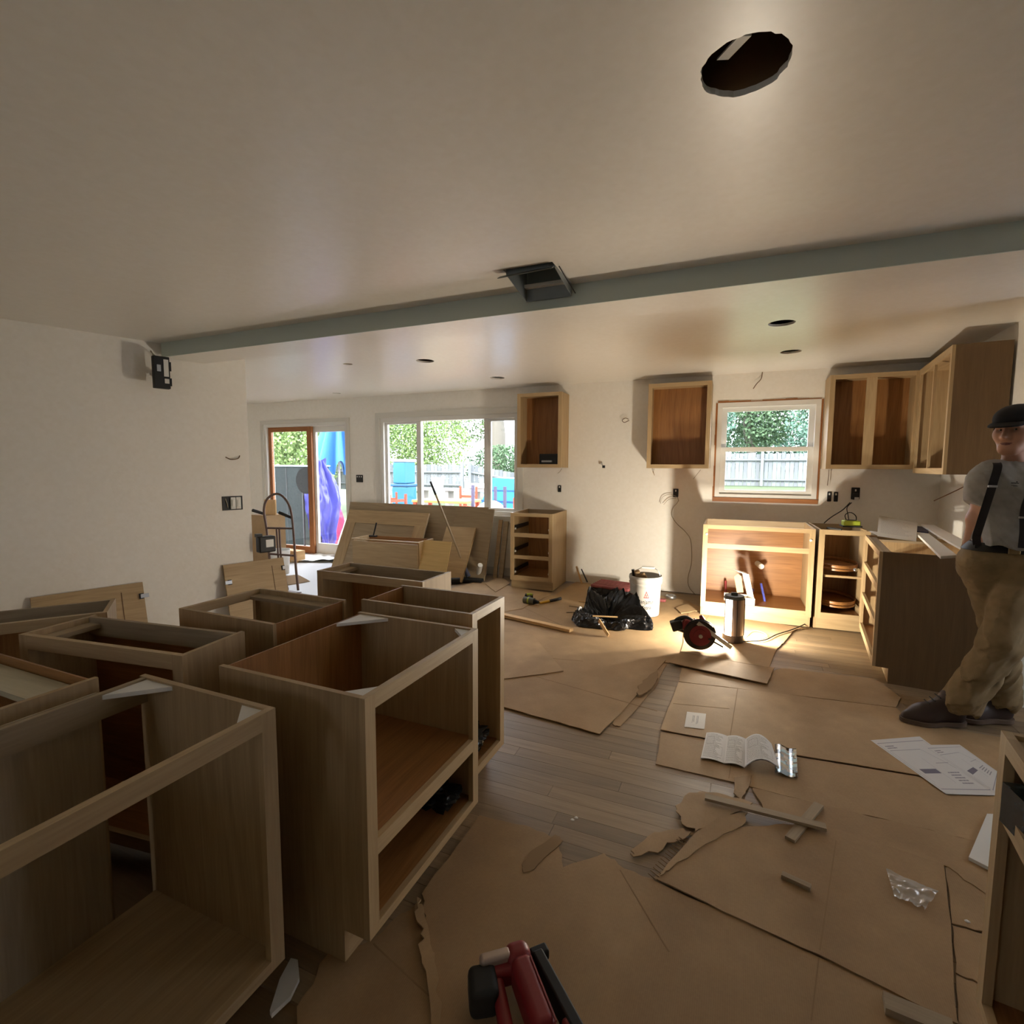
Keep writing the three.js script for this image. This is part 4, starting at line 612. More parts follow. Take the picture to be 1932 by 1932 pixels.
{ const t = cabinet('wall_cabinet', 'small wall cabinet lying open side up on the floor before the leaning panels', 'cabinet', { toe: 0, lift: 0, stretch: [], w: 0.95, h: 0.5, d: 0.36, pos: [-3.87, 0.002, -5.02], turn: 3 * R, noFrame: true, back: true });
  obj('front_panel', bx(0.93, 0.47, 0.014, 0, 0.235, -0.007), M.maple, t); obj('rim', bx(0.96, 0.014, 0.025, 0, 0.493, -0.01), M.mapleEdge, t);
  obj('clip', [bx(0.1, 0.02, 0.04, -0.3, 0.51, -0.2), bar([-0.3, 0.5, -0.2], [-0.26, 0.68, -0.22], 0.009)], M.darkMetal, t); }
leaning('panel', 'yellowish board leaning on the end of the small floor cabinet', 'panel', -3.4, -3.02, 0.54, -5.18, -5.0, 0.012, std({ map: woodTex([220, 190, 128], [190, 156, 98]), roughness: 0.6 }), 0.002);
// hand truck at the end of the left wall
{ const t = thing('hand_truck', 'brown tubular hand truck with a looped top standing before the patio door', 'hand truck'); const hm = std({ color: lin('#5d463a'), roughness: 0.45, metalness: 0.4 });
  const L = [-4.7, 0.03, -4.12], Q = [-4.37, 0.03, -4.15], z = -4.42, tl = [-5.16, 0.78, z], tr = [-4.74, 0.8, z - 0.04];
  obj('frame_tube', tube([L, [-4.86, 0.3, -4.22], [-5.06, 0.65, -4.36], [-5.16, 0.86, -4.42], [-5.13, 0.99, -4.44], [-5.0, 1.06, -4.45], [-4.87, 1.03, -4.45], [-4.77, 0.9, -4.45], [-4.68, 0.68, -4.4], [-4.5, 0.28, -4.25], Q], 0.014, 80, 10), hm, t);
  for (const p of [[-4.58, -4.1], [-4.49, -4.12]]) obj('rail', tube([[p[0], 0.03, p[1]], [(p[0] - 4.92) / 2, 0.33, -4.24], [-4.92 + (p[0] + 4.58) * 0.5, 0.66, -4.38]], 0.011, 20, 8), hm, t);
  for (const [a, b] of [[[-4.9, 0.38, -4.25], [-4.56, 0.38, -4.28]], [[-5.05, 0.66, -4.37], [-4.68, 0.67, -4.4]]]) obj('cross_bar', bar(a, b, 0.012), hm, t);
  obj('grip', bar([-5.16, 0.82, -4.42], [-5.3, 0.86, -4.38], 0.016, 0.019), M.rubber, t); obj('grip', bar([-4.73, 0.79, -4.43], [-4.88, 0.85, -4.39], 0.016, 0.019), M.rubber, t);
  obj('toe_plate', bx(0.4, 0.006, 0.2, -4.53, 0.008, -4.06), hm, t); }
// odds and ends behind the end of the left wall
tag(obj('wood_box', [rbox(0.2, 0.2, 0.02, 0.003, -5.6, 0.85, -4.9), bx(0.11, 0.11, 0.006, -5.6, 0.85, -4.885)].slice(0, 1), M.pine), 'pale square wooden frame piece behind the hand truck', 'frame');
tag(obj('cardboard_box', [bx(0.3, 0.75, 0.3, -5.68, 0.376, -4.92)], M.card[0]), 'stacked brown carton behind the end of the left wall', 'carton');
tag(obj('wood_beam', bx(0.75, 0.16, 0.14, -6.1, 0.085, -5.55, 0, -0.1, 0), M.pine), 'thick pine offcut on the floor before the patio door', 'timber');
tag(obj('bucket', lathe([[0, 0], [0.11, 0], [0.13, 0.3], [0.136, 0.31], [0.124, 0.31], [0.105, 0.01], [0, 0.01]], 32).translate(-5.25, 0.03, -4.7), M.plastic), 'white bucket behind the hand truck', 'bucket');
scrap('pinkish cardboard piece lying behind the hand truck', [[-6.514,-5.567],[-6.525,-5.927],[-5.46,-5.038],[-5.395,-4.696]], 0.006, M.card[2]);
scrap('brown cardboard scrap behind the short square cabinet', [[-5.217,-4.539],[-5.102,-4.831],[-4.653,-4.605],[-4.738,-4.325]], 0.006, M.core);
{ const t = thing('dust_sheet', 'crumpled white dust sheet on the floor in front of the patio door', 'cloth'); const p = [[-6.107,-5.857],[-5.596,-6.146],[-5.113,-5.742],[-5.829,-5.411]]; const g = quadTop(p, 0.01), q = g.attributes.position; for (let i = 0; i < q.count; i++) if (q.getY(i) > 0.0105) q.setY(i, 0.02 + 0.1 * Math.abs(fbm(q.getX(i) * 6 + 50, q.getZ(i) * 6 + 50, 999, 999, 3) - 0.4)); g.computeVertexNormals(); obj('cloth', g, M.white, t); }

// ---------- outside ----------
const grassM = std({ map: tex(256, 256, (u, v) => mix([92, 106, 72], [68, 84, 54], fbm(u * 32, v * 32, 32, 32, 4))), roughness: 0.95 });
{ const g = new THREE.PlaneGeometry(70, 40, 20, 30); g.rotateX(-Math.PI / 2); g.translate(-8, 0, -26); const p = g.attributes.position; for (let i = 0; i < p.count; i++) { const z = p.getZ(i), x = p.getX(i); p.setY(i, -0.6 + 0.0664 * (-6 - z) * cl((x + 14) / 12) + 0.012 * (-6 - z) * (1 - cl((x + 14) / 12))); } g.computeVertexNormals(); const m = struct('lawn', grain(g, 0), grassM); m.userData.kind = 'structure'; }
const deckM = std({ map: woodTex([160, 154, 146], [128, 122, 114]), roughness: 0.8 });
{ const d = struct('deck', box(-12, -1.2, -0.32, -0.28, -12.5, -6.12), deckM); for (let i = 0; i < 44; i++) obj('plank', bx(10.8, 0.03, 0.135, -6.6, -0.262, -6.2 - i * 0.143), deckM, d); }
// garden fence: every board its own
M.fence = [0, 1, 2].map((i) => std({ map: woodTex([124, 128, 130], [92, 97, 100]), color: new THREE.Color().setScalar([1, 0.85, 1.12][i]), roughness: 0.9 }));
function fence(label, a, b, ya, yb, h) {
  const t = thing('garden_fence', label, 'fence'), L = Math.hypot(b[0] - a[0], b[1] - a[1]), n = Math.round(L / 0.16), ry = -Math.atan2(b[1] - a[1], b[0] - a[0]);
  const at = (k) => [a[0] + (b[0] - a[0]) * k, ya + (yb - ya) * k, a[1] + (b[1] - a[1]) * k];
  for (let i = 0; i < n; i++) { const p = at((i + 0.5) / n), hh = h + rr(-0.03, 0.03); obj('picket', bx(0.145, hh, 0.02, p[0], p[1] + hh / 2, p[2], 0, ry, 0), M.fence[i % 3], t); }
  for (const y of [0.25, h - 0.28]) { const p = at(0), q = at(1); obj('fence_rail', bar([p[0], p[1] + y, p[2] + 0.05], [q[0], q[1] + y, q[2] + 0.05], 0.045, 0.045, 6), M.fence[1], t); }
  const posts = Math.max(1, Math.round(L / 2.4)); for (let i = 0; i <= posts; i++) { const p = at(i / posts); obj('post', bx(0.11, h + 0.08, 0.11, p[0], p[1] + (h + 0.08) / 2, p[2] + 0.09, 0, ry, 0), M.fence[0], t); }
}
fence('weathered grey fence seen through the kitchen window', [-3.2, -24], [5.2, -24], 0.62, 0.62, 1.36);
fence('weathered grey fence behind the left half of the picture window', [-17.5, -17], [-9.5, -17.2], 0.4, 0.42, 1.02);
fence('weathered grey fence falling away behind the right half of the picture window', [-9.25, -17.3], [-6.2, -19.5], 0.42, -0.2, 1.02);
// trees and shrubs
M.leaf = ['#647a50', '#7c9558', '#5e7a58', '#849c60', '#648674'].map((c) => std({ color: lin(c), roughness: 0.8, side: THREE.DoubleSide }));
M.bark = std({ color: lin('#6f6a60'), roughness: 0.95 });
function foliage(parent, c, r, n, size, mat) {
  const pos = [], v = new THREE.Vector3(), e = new THREE.Euler(), A = new THREE.Vector3(), B = new THREE.Vector3();
  for (let i = 0; i < n; i++) { let x, y, z; do { x = rr(-1, 1); y = rr(-1, 1); z = rr(-1, 1); } while (x * x + y * y + z * z > 1 || fbm(x * 3 + c[0], y * 3 + z * 3 + 30, 999, 999, 2) < 0.42);
    const s = size * rr(0.6, 1.3); e.set(rnd() * 6.3, rnd() * 6.3, rnd() * 6.3); A.set(s, 0, 0).applyEuler(e); B.set(0, s * 0.7, 0).applyEuler(e); v.set(c[0] + x * r[0], c[1] + y * r[1], c[2] + z * r[2]);
    pos.push(v.x - A.x, v.y - A.y, v.z - A.z, v.x + B.x, v.y + B.y, v.z + B.z, v.x + A.x, v.y + A.y, v.z + A.z, v.x - A.x, v.y - A.y, v.z - A.z, v.x + A.x, v.y + A.y, v.z + A.z, v.x - B.x, v.y - B.y, v.z - B.z); }
  const g = new THREE.BufferGeometry(); g.setAttribute('position', new THREE.Float32BufferAttribute(pos, 3)); g.setAttribute('uv', new THREE.Float32BufferAttribute(new Float32Array(pos.length / 3 * 2), 2)); g.computeVertexNormals();
  const m = obj('foliage', g, mat, parent); m.userData.kind = 'stuff'; return m;
}
function tree(label, base, h, r, crowns, mat, name = 'tree') { const t = thing(name, label, name === 'tree' ? 'tree' : 'shrub', base); if (h) obj('trunk', tube([[0, 0, 0], [0.1 * r * 4, h * 0.35, 0], [-0.15, h * 0.7, 0.1], [0.1, h, 0]], r, 20, 10), M.bark, t); for (const [c, s, n, z] of crowns) foliage(t, c, s, n, z, mat); return t; }
tree('dense light green shrub bank behind the left half of the picture window fence', [-13.3, 0.3, -19.0], 0, 0, [[[0, 1.9, 0], [3.2, 2.0, 0.9], 14560, 0.056]], M.leaf[1], 'shrub');
tree('darker green shrub bank beyond the fence corner', [-9.6, 0.0, -21.4], 0, 0, [[[0, 1.3, 0], [2.4, 1.1, 0.7], 7800, 0.056]], M.leaf[2], 'shrub');
tree('tree with a pale slim trunk at the left pane of the picture window', [-17.6, 0.2, -22.5], 5, 0.16, [[[0, 4, 0], [2.2, 2.4, 1.2], 6760, 0.067]], M.leaf[2]);
tree('dark double-trunked tree at the right pane of the picture window', [-11.4, 0, -24.0], 8, 0.4, [[[-1.6, 4.2, 0], [2.0, 1.6, 1.0], 3900, 0.067], [[1.0, 5.2, 0], [1.6, 0.9, 1], 1300, 0.067]], M.leaf[0]);
tree('big leafy tree filling the patio door glass', [-16.6, -0.2, -14.6], 3.5, 0.15, [[[0.6, 2.6, 0], [3.2, 2.4, 1.2], 19500, 0.067]], M.leaf[3]);
tree('tall mid green tree at the left of the kitchen window view', [-2.4, 0.7, -27], 4, 0.2, [[[0, 3.0, 0], [2.3, 2.2, 1.2], 10920, 0.078]], M.leaf[4]);
tree('broad green tree in the middle of the kitchen window view', [0.6, 0.7, -29], 4, 0.22, [[[0, 3.6, 0], [2.8, 2.0, 1.2], 10920, 0.084]], M.leaf[2]);
tree('green tree at the right of the kitchen window view', [4.0, 0.7, -27], 4, 0.2, [[[0, 2.8, 0], [2.0, 2.4, 1.2], 9880, 0.078]], M.leaf[4]);
tree('far dark hedge seen low over the kitchen window fence', [1.0, 0.7, -33], 0, 0, [[[0, 1.7, 0], [7, 1.6, 0.8], 9880, 0.095]], M.leaf[4], 'shrub');
// terrace things behind the patio door
const DK = -0.245;
{ const t = thing('grill_cabinet', 'tall dark grey cabinet standing outside the patio door', 'cabinet', [-8.45, DK, -8.2], 0.15); const gm = new THREE.MeshPhysicalMaterial({ map: woodTex([38, 46, 46], [22, 28, 29]), roughness: 0.8, specularIntensity: 0.25 }); obj('cabinet_body', rbox(0.95, 1.62, 0.6, 0.01, 0, 0.81, 0), gm, t); obj('lid', bx(1.0, 0.03, 0.65, 0, 1.636, 0), std({ color: lin('#9fb0b4'), roughness: 0.5 }), t); obj('seam', bx(0.012, 1.56, 0.01, -0.12, 0.81, 0.302), M.black, t); }
{ const t = thing('smoker_grill', 'round dark grill outside the patio door under a blue and purple tarpaulin', 'grill', [-7.38, DK, -7.4]); obj('grill_drum', bar([0.0, 1.36, 0.12], [0, 1.36, -0.3], 0.25, 0.25, 32), new THREE.MeshPhysicalMaterial({ color: lin('#121414'), roughness: 0.8, specularIntensity: 0.15 }), t); for (const [x, z] of [[-0.2, 0], [0.2, 0], [-0.2, -0.28], [0.2, -0.28]]) obj('leg', bar([x, 0, z], [x, 1.15, z], 0.02), M.darkMetal, t);
  const pos = [], idx = [], uv = [], n = 90, m = 56; for (let j = 0; j <= m; j++) for (let i = 0; i <= n; i++) { const a = (i / n) * Math.PI * 1.3 - 1.25, q = j / m, f = fbm(i * 0.16 + 40, q * 4 + 40, 999, 999, 3) - 0.5, r = 0.1 + 0.3 * Math.sin(Math.min(1, q * 1.3) * Math.PI * 0.6) + 0.16 * f - 0.08 * q * q + 0.035 * Math.sin(a * 9 + q * 2); pos.push(0.22 + r * 1.15 * Math.cos(a), 1.74 - 1.5 * q * (1 - 0.12 * Math.sin(a * 5)) + 0.1 * f, 0.05 + r * Math.sin(-a)); uv.push(i / n, 1 - q); }
  for (let j = 0; j < m; j++) for (let i = 0; i < n; i++) { const a = j * (n + 1) + i; idx.push(a, a + n + 1, a + 1, a + 1, a + n + 1, a + n + 2); }
  const g = new THREE.BufferGeometry(); g.setAttribute('position', new THREE.Float32BufferAttribute(pos, 3)); g.setAttribute('uv', new THREE.Float32BufferAttribute(uv, 2)); g.setIndex(idx); g.computeVertexNormals();
  obj('tarpaulin', g, std({ map: tex(256, 256, (u, v) => { const n2 = fbm(u * 12, v * 12, 12, 12, 3), r = cl((0.5 - v) * 4 - 0.4 + n2) * cl(1.4 - Math.abs(u - 0.5) * 7); return mix(mix([84, 88, 178], [52, 52, 128], n2), [196, 62, 100], r); }), roughness: 0.22, side: THREE.DoubleSide }), t); }
{ const t = thing('patio_umbrella', 'folded bright blue patio umbrella outside the patio door', 'umbrella', [-8.22, DK, -9.1]); obj('pole', bar([0, 0, 0], [0, 3.3, 0], 0.022), M.white, t); const um = std({ color: lin('#3474b4'), roughness: 0.75, side: THREE.DoubleSide });
  const n = 96, m = 16, pos = [], idx = []; for (let j = 0; j <= m; j++) for (let i = 0; i <= n; i++) { const a = i / n * 2 * Math.PI, q = j / m, fold = 0.74 + 0.26 * Math.cos(a * 8); pos.push(Math.cos(a) * (0.05 + 0.56 * q) * fold, 3.3 - 1.55 * q - 0.16 * q * (1 - Math.cos(a * 8)), Math.sin(a) * (0.05 + 0.56 * q) * fold); } for (let j = 0; j < m; j++) for (let i = 0; i < n; i++) { const a = j * (n + 1) + i; idx.push(a, a + n + 1, a + 1, a + 1, a + n + 1, a + n + 2); }
  const g = new THREE.BufferGeometry(); g.setAttribute('position', new THREE.Float32BufferAttribute(pos, 3)); g.setIndex(idx); g.computeVertexNormals(); obj('canopy', grain(g), um, t); }
// terrace things behind the picture window
const blue = std({ color: lin('#276f90'), roughness: 0.5 }), orange = std({ color: lin('#a8452a'), roughness: 0.6 }), cush = std({ color: lin('#d9d2ca'), roughness: 0.9 });
tag(obj('crate_stand', [bx(0.6, 0.05, 0.56, -6.53, DK + 0.76, -9.2), ...[[-6.8, -8.95], [-6.26, -8.95], [-6.8, -9.45], [-6.26, -9.45]].map(([x, z]) => bx(0.05, 0.735, 0.05, x, DK + 0.367, z))], deckM), 'wooden stand under the blue crates outside the picture window', 'stand');
for (const [label, y, w, h] of [['lower of two stacked blue plastic crates outside the picture window', 0.787, 0.36, 0.42], ['upper of two stacked blue plastic crates outside the picture window', 1.267, 0.3, 0.46]]) { const t = thing('plastic_crate', label, 'crate', [-6.53, DK + y, -9.2], 0.1); obj('crate_body', rbox(w, h, 0.44, 0.03, 0, h / 2, 0), blue, t); obj('lid', rbox(w + 0.05, 0.055, 0.48, 0.015, 0, h + 0.028, 0), y > 1 ? M.white : std({ color: lin('#22587f'), roughness: 0.5 }), t); }
{ const t = thing('patio_table', 'sunlit wooden patio table outside the picture window', 'table', [-5.3, DK, -8.9], 0.05); obj('tabletop', rbox(1.2, 0.05, 0.7, 0.01, 0, 0.95, 0), std({ color: lin('#b98a4c'), roughness: 0.5 }), t); for (const [x, z] of [[-0.55, -0.3], [0.55, -0.3], [-0.55, 0.3], [0.55, 0.3]]) obj('leg', bx(0.06, 0.92, 0.06, x, 0.46, z), orange, t); }
function chair(label, x, z, ry, h = 1.05) { const t = thing('patio_chair', label, 'chair', [x, DK, z], ry, 'red slatted patio chairs'); for (const [a, b, hh] of [[-0.19, -0.19, h], [0.19, -0.19, h], [-0.19, 0.19, 0.45], [0.19, 0.19, 0.45]]) obj('leg', bx(0.04, hh, 0.04, a, hh / 2, b), orange, t); obj('seat', bx(0.42, 0.03, 0.34, 0, 0.465, 0.01), orange, t); for (let i = 0; i < 4; i++) obj('slat', bx(0.34, 0.05, 0.02, 0, 0.62 + i * 0.12, -0.19), orange, t); }
chair('red slatted chair at the left edge of the picture window view', -6.25, -8.2, 0.6, 1.12);
chair('red slatted chair left of the patio table', -5.72, -8.05, 1.3, 1.1);
chair('red slatted chair behind the patio table', -5.35, -9.75, 0.1, 1.2);
chair('red slatted chair at the right edge of the picture window view', -3.45, -7.9, -0.6, 1.1);
{ const t = thing('covered_frame', 'bright blue tarpaulin over a frame outside the right half of the picture window', 'tarpaulin', [-4.75, DK, -11.0], -0.1); const g = plate([[-0.75, 0], [0.7, 0], [0.62, 1.0], [0.45, 1.36], [-0.32, 1.38], [-0.6, 0.8]], 0.9, 0); obj('tarp_cover', g, std({ color: lin('#2f80b0'), roughness: 0.4 }), t); obj('fold', [bx(1.2, 0.03, 0.02, 0, 0.85, 0.46), bx(1.0, 0.02, 0.02, 0.1, 1.1, 0.46)], std({ color: lin('#1f4f86'), roughness: 0.5 }), t); }
{ const t = thing('round_table', 'upturned pale round table with dark legs in the air outside the picture window', 'table', [-4.15, DK, -8.5], 0.1); const g = new THREE.CylinderGeometry(0.33, 0.33, 0.03, 48); g.rotateX(1.15); g.translate(0, 0.7, 0); obj('tabletop', g, cush, t); const dl = std({ color: lin('#4a4660'), roughness: 0.6 }); for (const [x, z, h] of [[-0.28, 0.12, 1.3], [0.34, 0.12, 1.28], [0.0, -0.32, 1.26]]) obj('leg', bx(0.05, h, 0.05, x, h / 2, z), dl, t); }
{ const t = thing('bench', 'pale terrace bench along the fence outside the picture window', 'bench', [-7.4, DK, -11.9]); obj('seat', bx(4.2, 0.06, 0.4, 0, 1.02, 0), deckM, t); for (let i = 0; i < 6; i++) obj('leg', bx(0.09, 0.99, 0.3, -2 + i * 0.8, 0.495, 0), deckM, t); }
tag(obj('cushion', rbox(0.5, 0.14, 0.34, 0.06, -6.15, 0.88, -11.9, 0, 0.1, 0), cush), 'white cushion lying on the terrace bench outside the picture window', 'cushion');
tag(obj('flower_pot', lathe([[0, 0], [0.13, 0], [0.17, 0.24], [0.19, 0.24], [0.19, 0.28], [0.15, 0.28], [0, 0.25]], 28).translate(-7.35, 0.806, -11.9), M.white), 'white pot standing on the terrace bench outside the picture window', 'pot');

// ---------- the man leaning on the wall end ----------
{
  const BASE = [1.38, 0, -3.58], t = thing('person', 'man in grey T-shirt, black cap, dark suspenders and khaki trousers leaning with crossed legs', 'person', [1.38, 0.004, -3.58]);
  const V = (a) => new THREE.Vector3(...a);
  const cap = (a, b, ra, rb) => { const A = V(a), d = V(b).sub(A), L2 = d.lengthSq(); return (x, y, z) => { const px = x - A.x, py = y - A.y, pz = z - A.z, h = Math.max(0, Math.min(1, (px * d.x + py * d.y + pz * d.z) / L2)); return Math.hypot(px - d.x * h, py - d.y * h, pz - d.z * h) - (ra + (rb - ra) * h); }; };
  const ell = (c, r) => (x, y, z) => { const a = (x - c[0]) / r[0], b = (y - c[1]) / r[1], d = (z - c[2]) / r[2], k = Math.hypot(a, b, d); return (k - 1) * Math.min(...r); };
  const smin = (a, b, k) => { const h = Math.max(k - Math.abs(a - b), 0) / k; return Math.min(a, b) - h * h * k * 0.25; };
  const uni = (k, ...f) => (x, y, z) => { let d = 9; for (const g of f) d = smin(d, g(x, y, z), k); return d; };
  function sdfGeo(min, max, n, fn) {
    const mc = new MarchingCubes(n, new THREE.MeshStandardMaterial(), false, false, 400000); mc.isolation = 0;
    const at = (i, a) => min[a] + (i / (n - 1)) * (max[a] - min[a]);
    for (let k = 0; k < n; k++) for (let j = 0; j < n; j++) for (let i = 0; i < n; i++) mc.field[k * n * n + j * n + i] = -fn(at(i, 0), at(j, 1), at(k, 2));
    mc.update();
    const c = mc.count, p = new Float32Array(c * 3), h = n / 2;
    for (let v = 0; v < c; v++) for (let a = 0; a < 3; a++) p[3 * v + a] = at(mc.positionArray[3 * v + a] * h + h, a) - BASE[a];
    const g = new THREE.BufferGeometry(); g.setAttribute('position', new THREE.BufferAttribute(p, 3));
    const e = 0.002, N = new Float32Array(c * 3); for (let v = 0; v < c; v++) { const x = p[3 * v] + BASE[0], y = p[3 * v + 1] + BASE[1], z = p[3 * v + 2] + BASE[2]; const w = new THREE.Vector3(fn(x + e, y, z) - fn(x - e, y, z), fn(x, y + e, z) - fn(x, y - e, z), fn(x, y, z + e) - fn(x, y, z - e)).normalize(); N[3 * v] = w.x; N[3 * v + 1] = w.y; N[3 * v + 2] = w.z; }
    g.setAttribute('normal', new THREE.BufferAttribute(N, 3)); g.setAttribute('uv', new THREE.BufferAttribute(new Float32Array(c * 2), 2)); return grain(g, 1);
  }
  // joints
  const J = { head: [1.372, 1.6, -3.63], neck: [1.40, 1.44, -3.67], shA: [1.305, 1.335, -3.67], elA: [1.275, 1.11, -3.74], wrA: [1.275, 0.95, -3.82], shB: [1.555, 1.34, -3.70], elB: [1.70, 1.12, -3.64], wrB: [1.69, 0.93, -3.56],
    chest: [1.40, 1.27, -3.68], waist: [1.365, 1.0, -3.66], hipA: [1.295, 0.86, -3.65], hipB: [1.44, 0.86, -3.61], knA: [1.375, 0.48, -3.60], anA: [1.385, 0.10, -3.60], knB: [1.318, 0.47, -3.45], anB: [1.145, 0.13, -3.40] };
  const skin = std({ color: lin('#ad8168'), roughness: 0.55 }), hairM = std({ color: lin('#3a2417'), roughness: 0.8 });
  // body: one surface
  const armA = [cap(J.shA, J.elA, 0.05, 0.04), cap(J.elA, J.wrA, 0.04, 0.027)], armB = [cap(J.shB, J.elB, 0.05, 0.04), cap(J.elB, J.wrB, 0.04, 0.027)];
  const torso = uni(0.12, cap([1.335, 1.29, -3.68], [1.49, 1.29, -3.7], 0.105, 0.105), cap(J.chest, J.waist, 0.12, 0.105), cap(J.hipA, J.hipB, 0.105, 0.105));
  const legs = [cap(J.hipA, J.knA, 0.085, 0.055), cap(J.knA, J.anA, 0.052, 0.035), cap(J.hipB, J.knB, 0.085, 0.055), cap(J.knB, J.anB, 0.052, 0.035)];
  const neckF = cap([1.405, 1.38, -3.70], [1.38, 1.54, -3.66], 0.056, 0.047);
  const body = uni(0.04, torso, ...armA, ...armB, ...legs, neckF, cap(J.shA, J.shB, 0.055, 0.055), cap(J.anB, [1.04, 0.045, -3.39], 0.03, 0.02), cap(J.anA, [1.24, 0.045, -3.53], 0.03, 0.02));
  // head in its own frame, looking at the camera
  const yaw = Math.atan2(0 - J.head[0], 0 - J.head[2]) - 0.42, cy = Math.cos(yaw), sy = Math.sin(yaw), pit = 0.06, cp = Math.cos(pit), sp = Math.sin(pit);
  const toHead = (x, y, z) => { const dx = x - J.head[0], dy = y - J.head[1], dz = z - J.head[2]; const lx = dx * cy - dz * sy, lz0 = dx * sy + dz * cy; return [lx, dy * cp + lz0 * sp, lz0 * cp - dy * sp]; };
  const headL = (() => { const a = uni(0.045, ell([0, 0.035, -0.015], [0.076, 0.09, 0.096]), ell([0, -0.045, 0.018], [0.056, 0.066, 0.066]), cap([-0.012, -0.1, 0.062], [0.012, -0.1, 0.062], 0.02, 0.02), cap([-0.05, -0.055, 0.0], [-0.02, -0.098, 0.055], 0.018, 0.016), cap([0.05, -0.055, 0.0], [0.02, -0.098, 0.055], 0.018, 0.016), cap([-0.045, -0.02, 0.05], [0.045, -0.02, 0.05], 0.026, 0.026));
    const nose = uni(0.012, cap([0, 0.012, 0.088], [0, -0.03, 0.108], 0.009, 0.013), cap([-0.012, -0.033, 0.092], [0.012, -0.033, 0.092], 0.009, 0.009)), brow = cap([-0.038, 0.026, 0.074], [0.038, 0.026, 0.074], 0.012, 0.012), lip = uni(0.004, cap([-0.02, -0.061, 0.078], [0.02, -0.061, 0.078], 0.006, 0.006), cap([-0.016, -0.07, 0.078], [0.016, -0.07, 0.078], 0.006, 0.006));
    const ears = [ell([-0.08, -0.005, -0.005], [0.012, 0.032, 0.02]), ell([0.08, -0.005, -0.005], [0.012, 0.032, 0.02])], e1 = ell([-0.032, 0.006, 0.096], [0.02, 0.013, 0.02]), e2 = ell([0.032, 0.006, 0.096], [0.02, 0.013, 0.02]);
    return (x, y, z) => { let d = smin(smin(a(x, y, z), brow(x, y, z), 0.02), nose(x, y, z), 0.016); d = smin(d, lip(x, y, z), 0.008); d = smin(smin(d, ears[0](x, y, z), 0.01), ears[1](x, y, z), 0.01); d = -smin(-d, e1(x, y, z), 0.008); return -smin(-d, e2(x, y, z), 0.008); }; })();
  const headW = (x, y, z) => smin(headL(...toHead(x, y, z)), neckF(x, y, z), 0.03);
  function hand(w, dir, side, curl) { // palm, four unequal bent fingers and a thumb off the side of the palm
    const d = V(dir).normalize(), s = V(side).addScaledVector(d, -V(side).dot(d)).normalize(), n = d.clone().cross(s), P = (a, b, c) => V(w).addScaledVector(d, a).addScaledVector(s, b).addScaledVector(n, c).toArray();
    const f = [uni(0.02, cap(P(0, 0, 0), P(0.075, 0.022, 0), 0.024, 0.016), cap(P(0.01, 0, 0), P(0.075, -0.024, 0), 0.022, 0.014))];
    [[0.03, 0.068], [0.01, 0.078], [-0.01, 0.072], [-0.03, 0.056]].forEach(([o, l]) => { const k1 = P(0.085, o, 0), k2 = P(0.085 + l * 0.45, o * 1.05, curl * l * 0.2), k3 = P(0.085 + l * 0.75, o * 1.05, curl * l * 0.55), k4 = P(0.085 + l * 0.85, o, curl * l * 0.85); f.push(cap(P(0.06, o * 0.9, 0), k1, 0.011, 0.0105), cap(k1, k2, 0.01, 0.0092), cap(k2, k3, 0.0092, 0.0086), cap(k3, k4, 0.0086, 0.008)); });
    f.push(cap(P(0.015, 0.022, 0), P(0.045, 0.055, 0.01), 0.014, 0.011), cap(P(0.045, 0.055, 0.01), P(0.075, 0.062, 0.025), 0.011, 0.009)); const u = uni(0.006, ...f), c = P(0.07, 0, 0), r = 0.13; return sdfGeo(c.map((v) => v - r), c.map((v) => v + r), 66, u);
  }
  const geos = [sdfGeo([1.0, -0.01, -3.95], [1.85, 1.5, -3.25], 100, body), sdfGeo([J.head[0] - 0.14, 1.44, J.head[2] - 0.14], [J.head[0] + 0.14, 1.76, J.head[2] + 0.15], 96, headW), hand(J.wrA, [0.15, -1, -0.1], [-0.3, 0, 1], 0.8), hand(J.wrB, [-0.1, -1, 0.2], [-0.5, 0, 1], 0.9)];
  obj('body', geos, skin, t);
  // face details
  const fromHead = (a) => { const y1 = a[1] * cp - a[2] * sp, z1 = a[2] * cp + a[1] * sp; return [a[0] * cy + z1 * sy + J.head[0] - BASE[0], y1 + J.head[1], -a[0] * sy + z1 * cy + J.head[2] - BASE[2]]; };
  const surf = (x, y) => { let z = 0.16; for (let i = 0; i < 300; i++) { if (headL(x, y, z) < 0.0004) break; z -= 0.0006; } return z; };
  for (const s of [-1, 1]) { const ez = surf(s * 0.032, 0.006) - 0.0066, e = obj('eye', new THREE.SphereGeometry(0.0105, 18, 14).scale(1.15, 0.72, 1).translate(...fromHead([s * 0.032, 0.006, ez])), std({ color: lin('#b3a598'), roughness: 0.3 }), t); obj('iris', new THREE.SphereGeometry(0.0056, 12, 10).translate(...fromHead([s * 0.032 + 0.002, 0.006, ez + 0.006])), std({ color: lin('#2a211c'), roughness: 0.2 }), e); obj('eyebrow', bar(fromHead([s * 0.016, 0.024, 0.0865]), fromHead([s * 0.048, 0.028, 0.074]), 0.0045, 0.003, 8), hairM, t); }
  obj('mouth', [-1, 1].flatMap((s) => [bar(fromHead([s * 0.024, -0.066, surf(s * 0.024, -0.066)]), fromHead([0, -0.0645, surf(0, -0.0645)]), 0.0024, 0.0036, 8), bar(fromHead([s * 0.018, -0.07, surf(s * 0.018, -0.07)]), fromHead([0, -0.0715, surf(0, -0.0715)]), 0.0028, 0.0046, 8)]), std({ color: lin('#6e3f38'), roughness: 0.5 }), t);
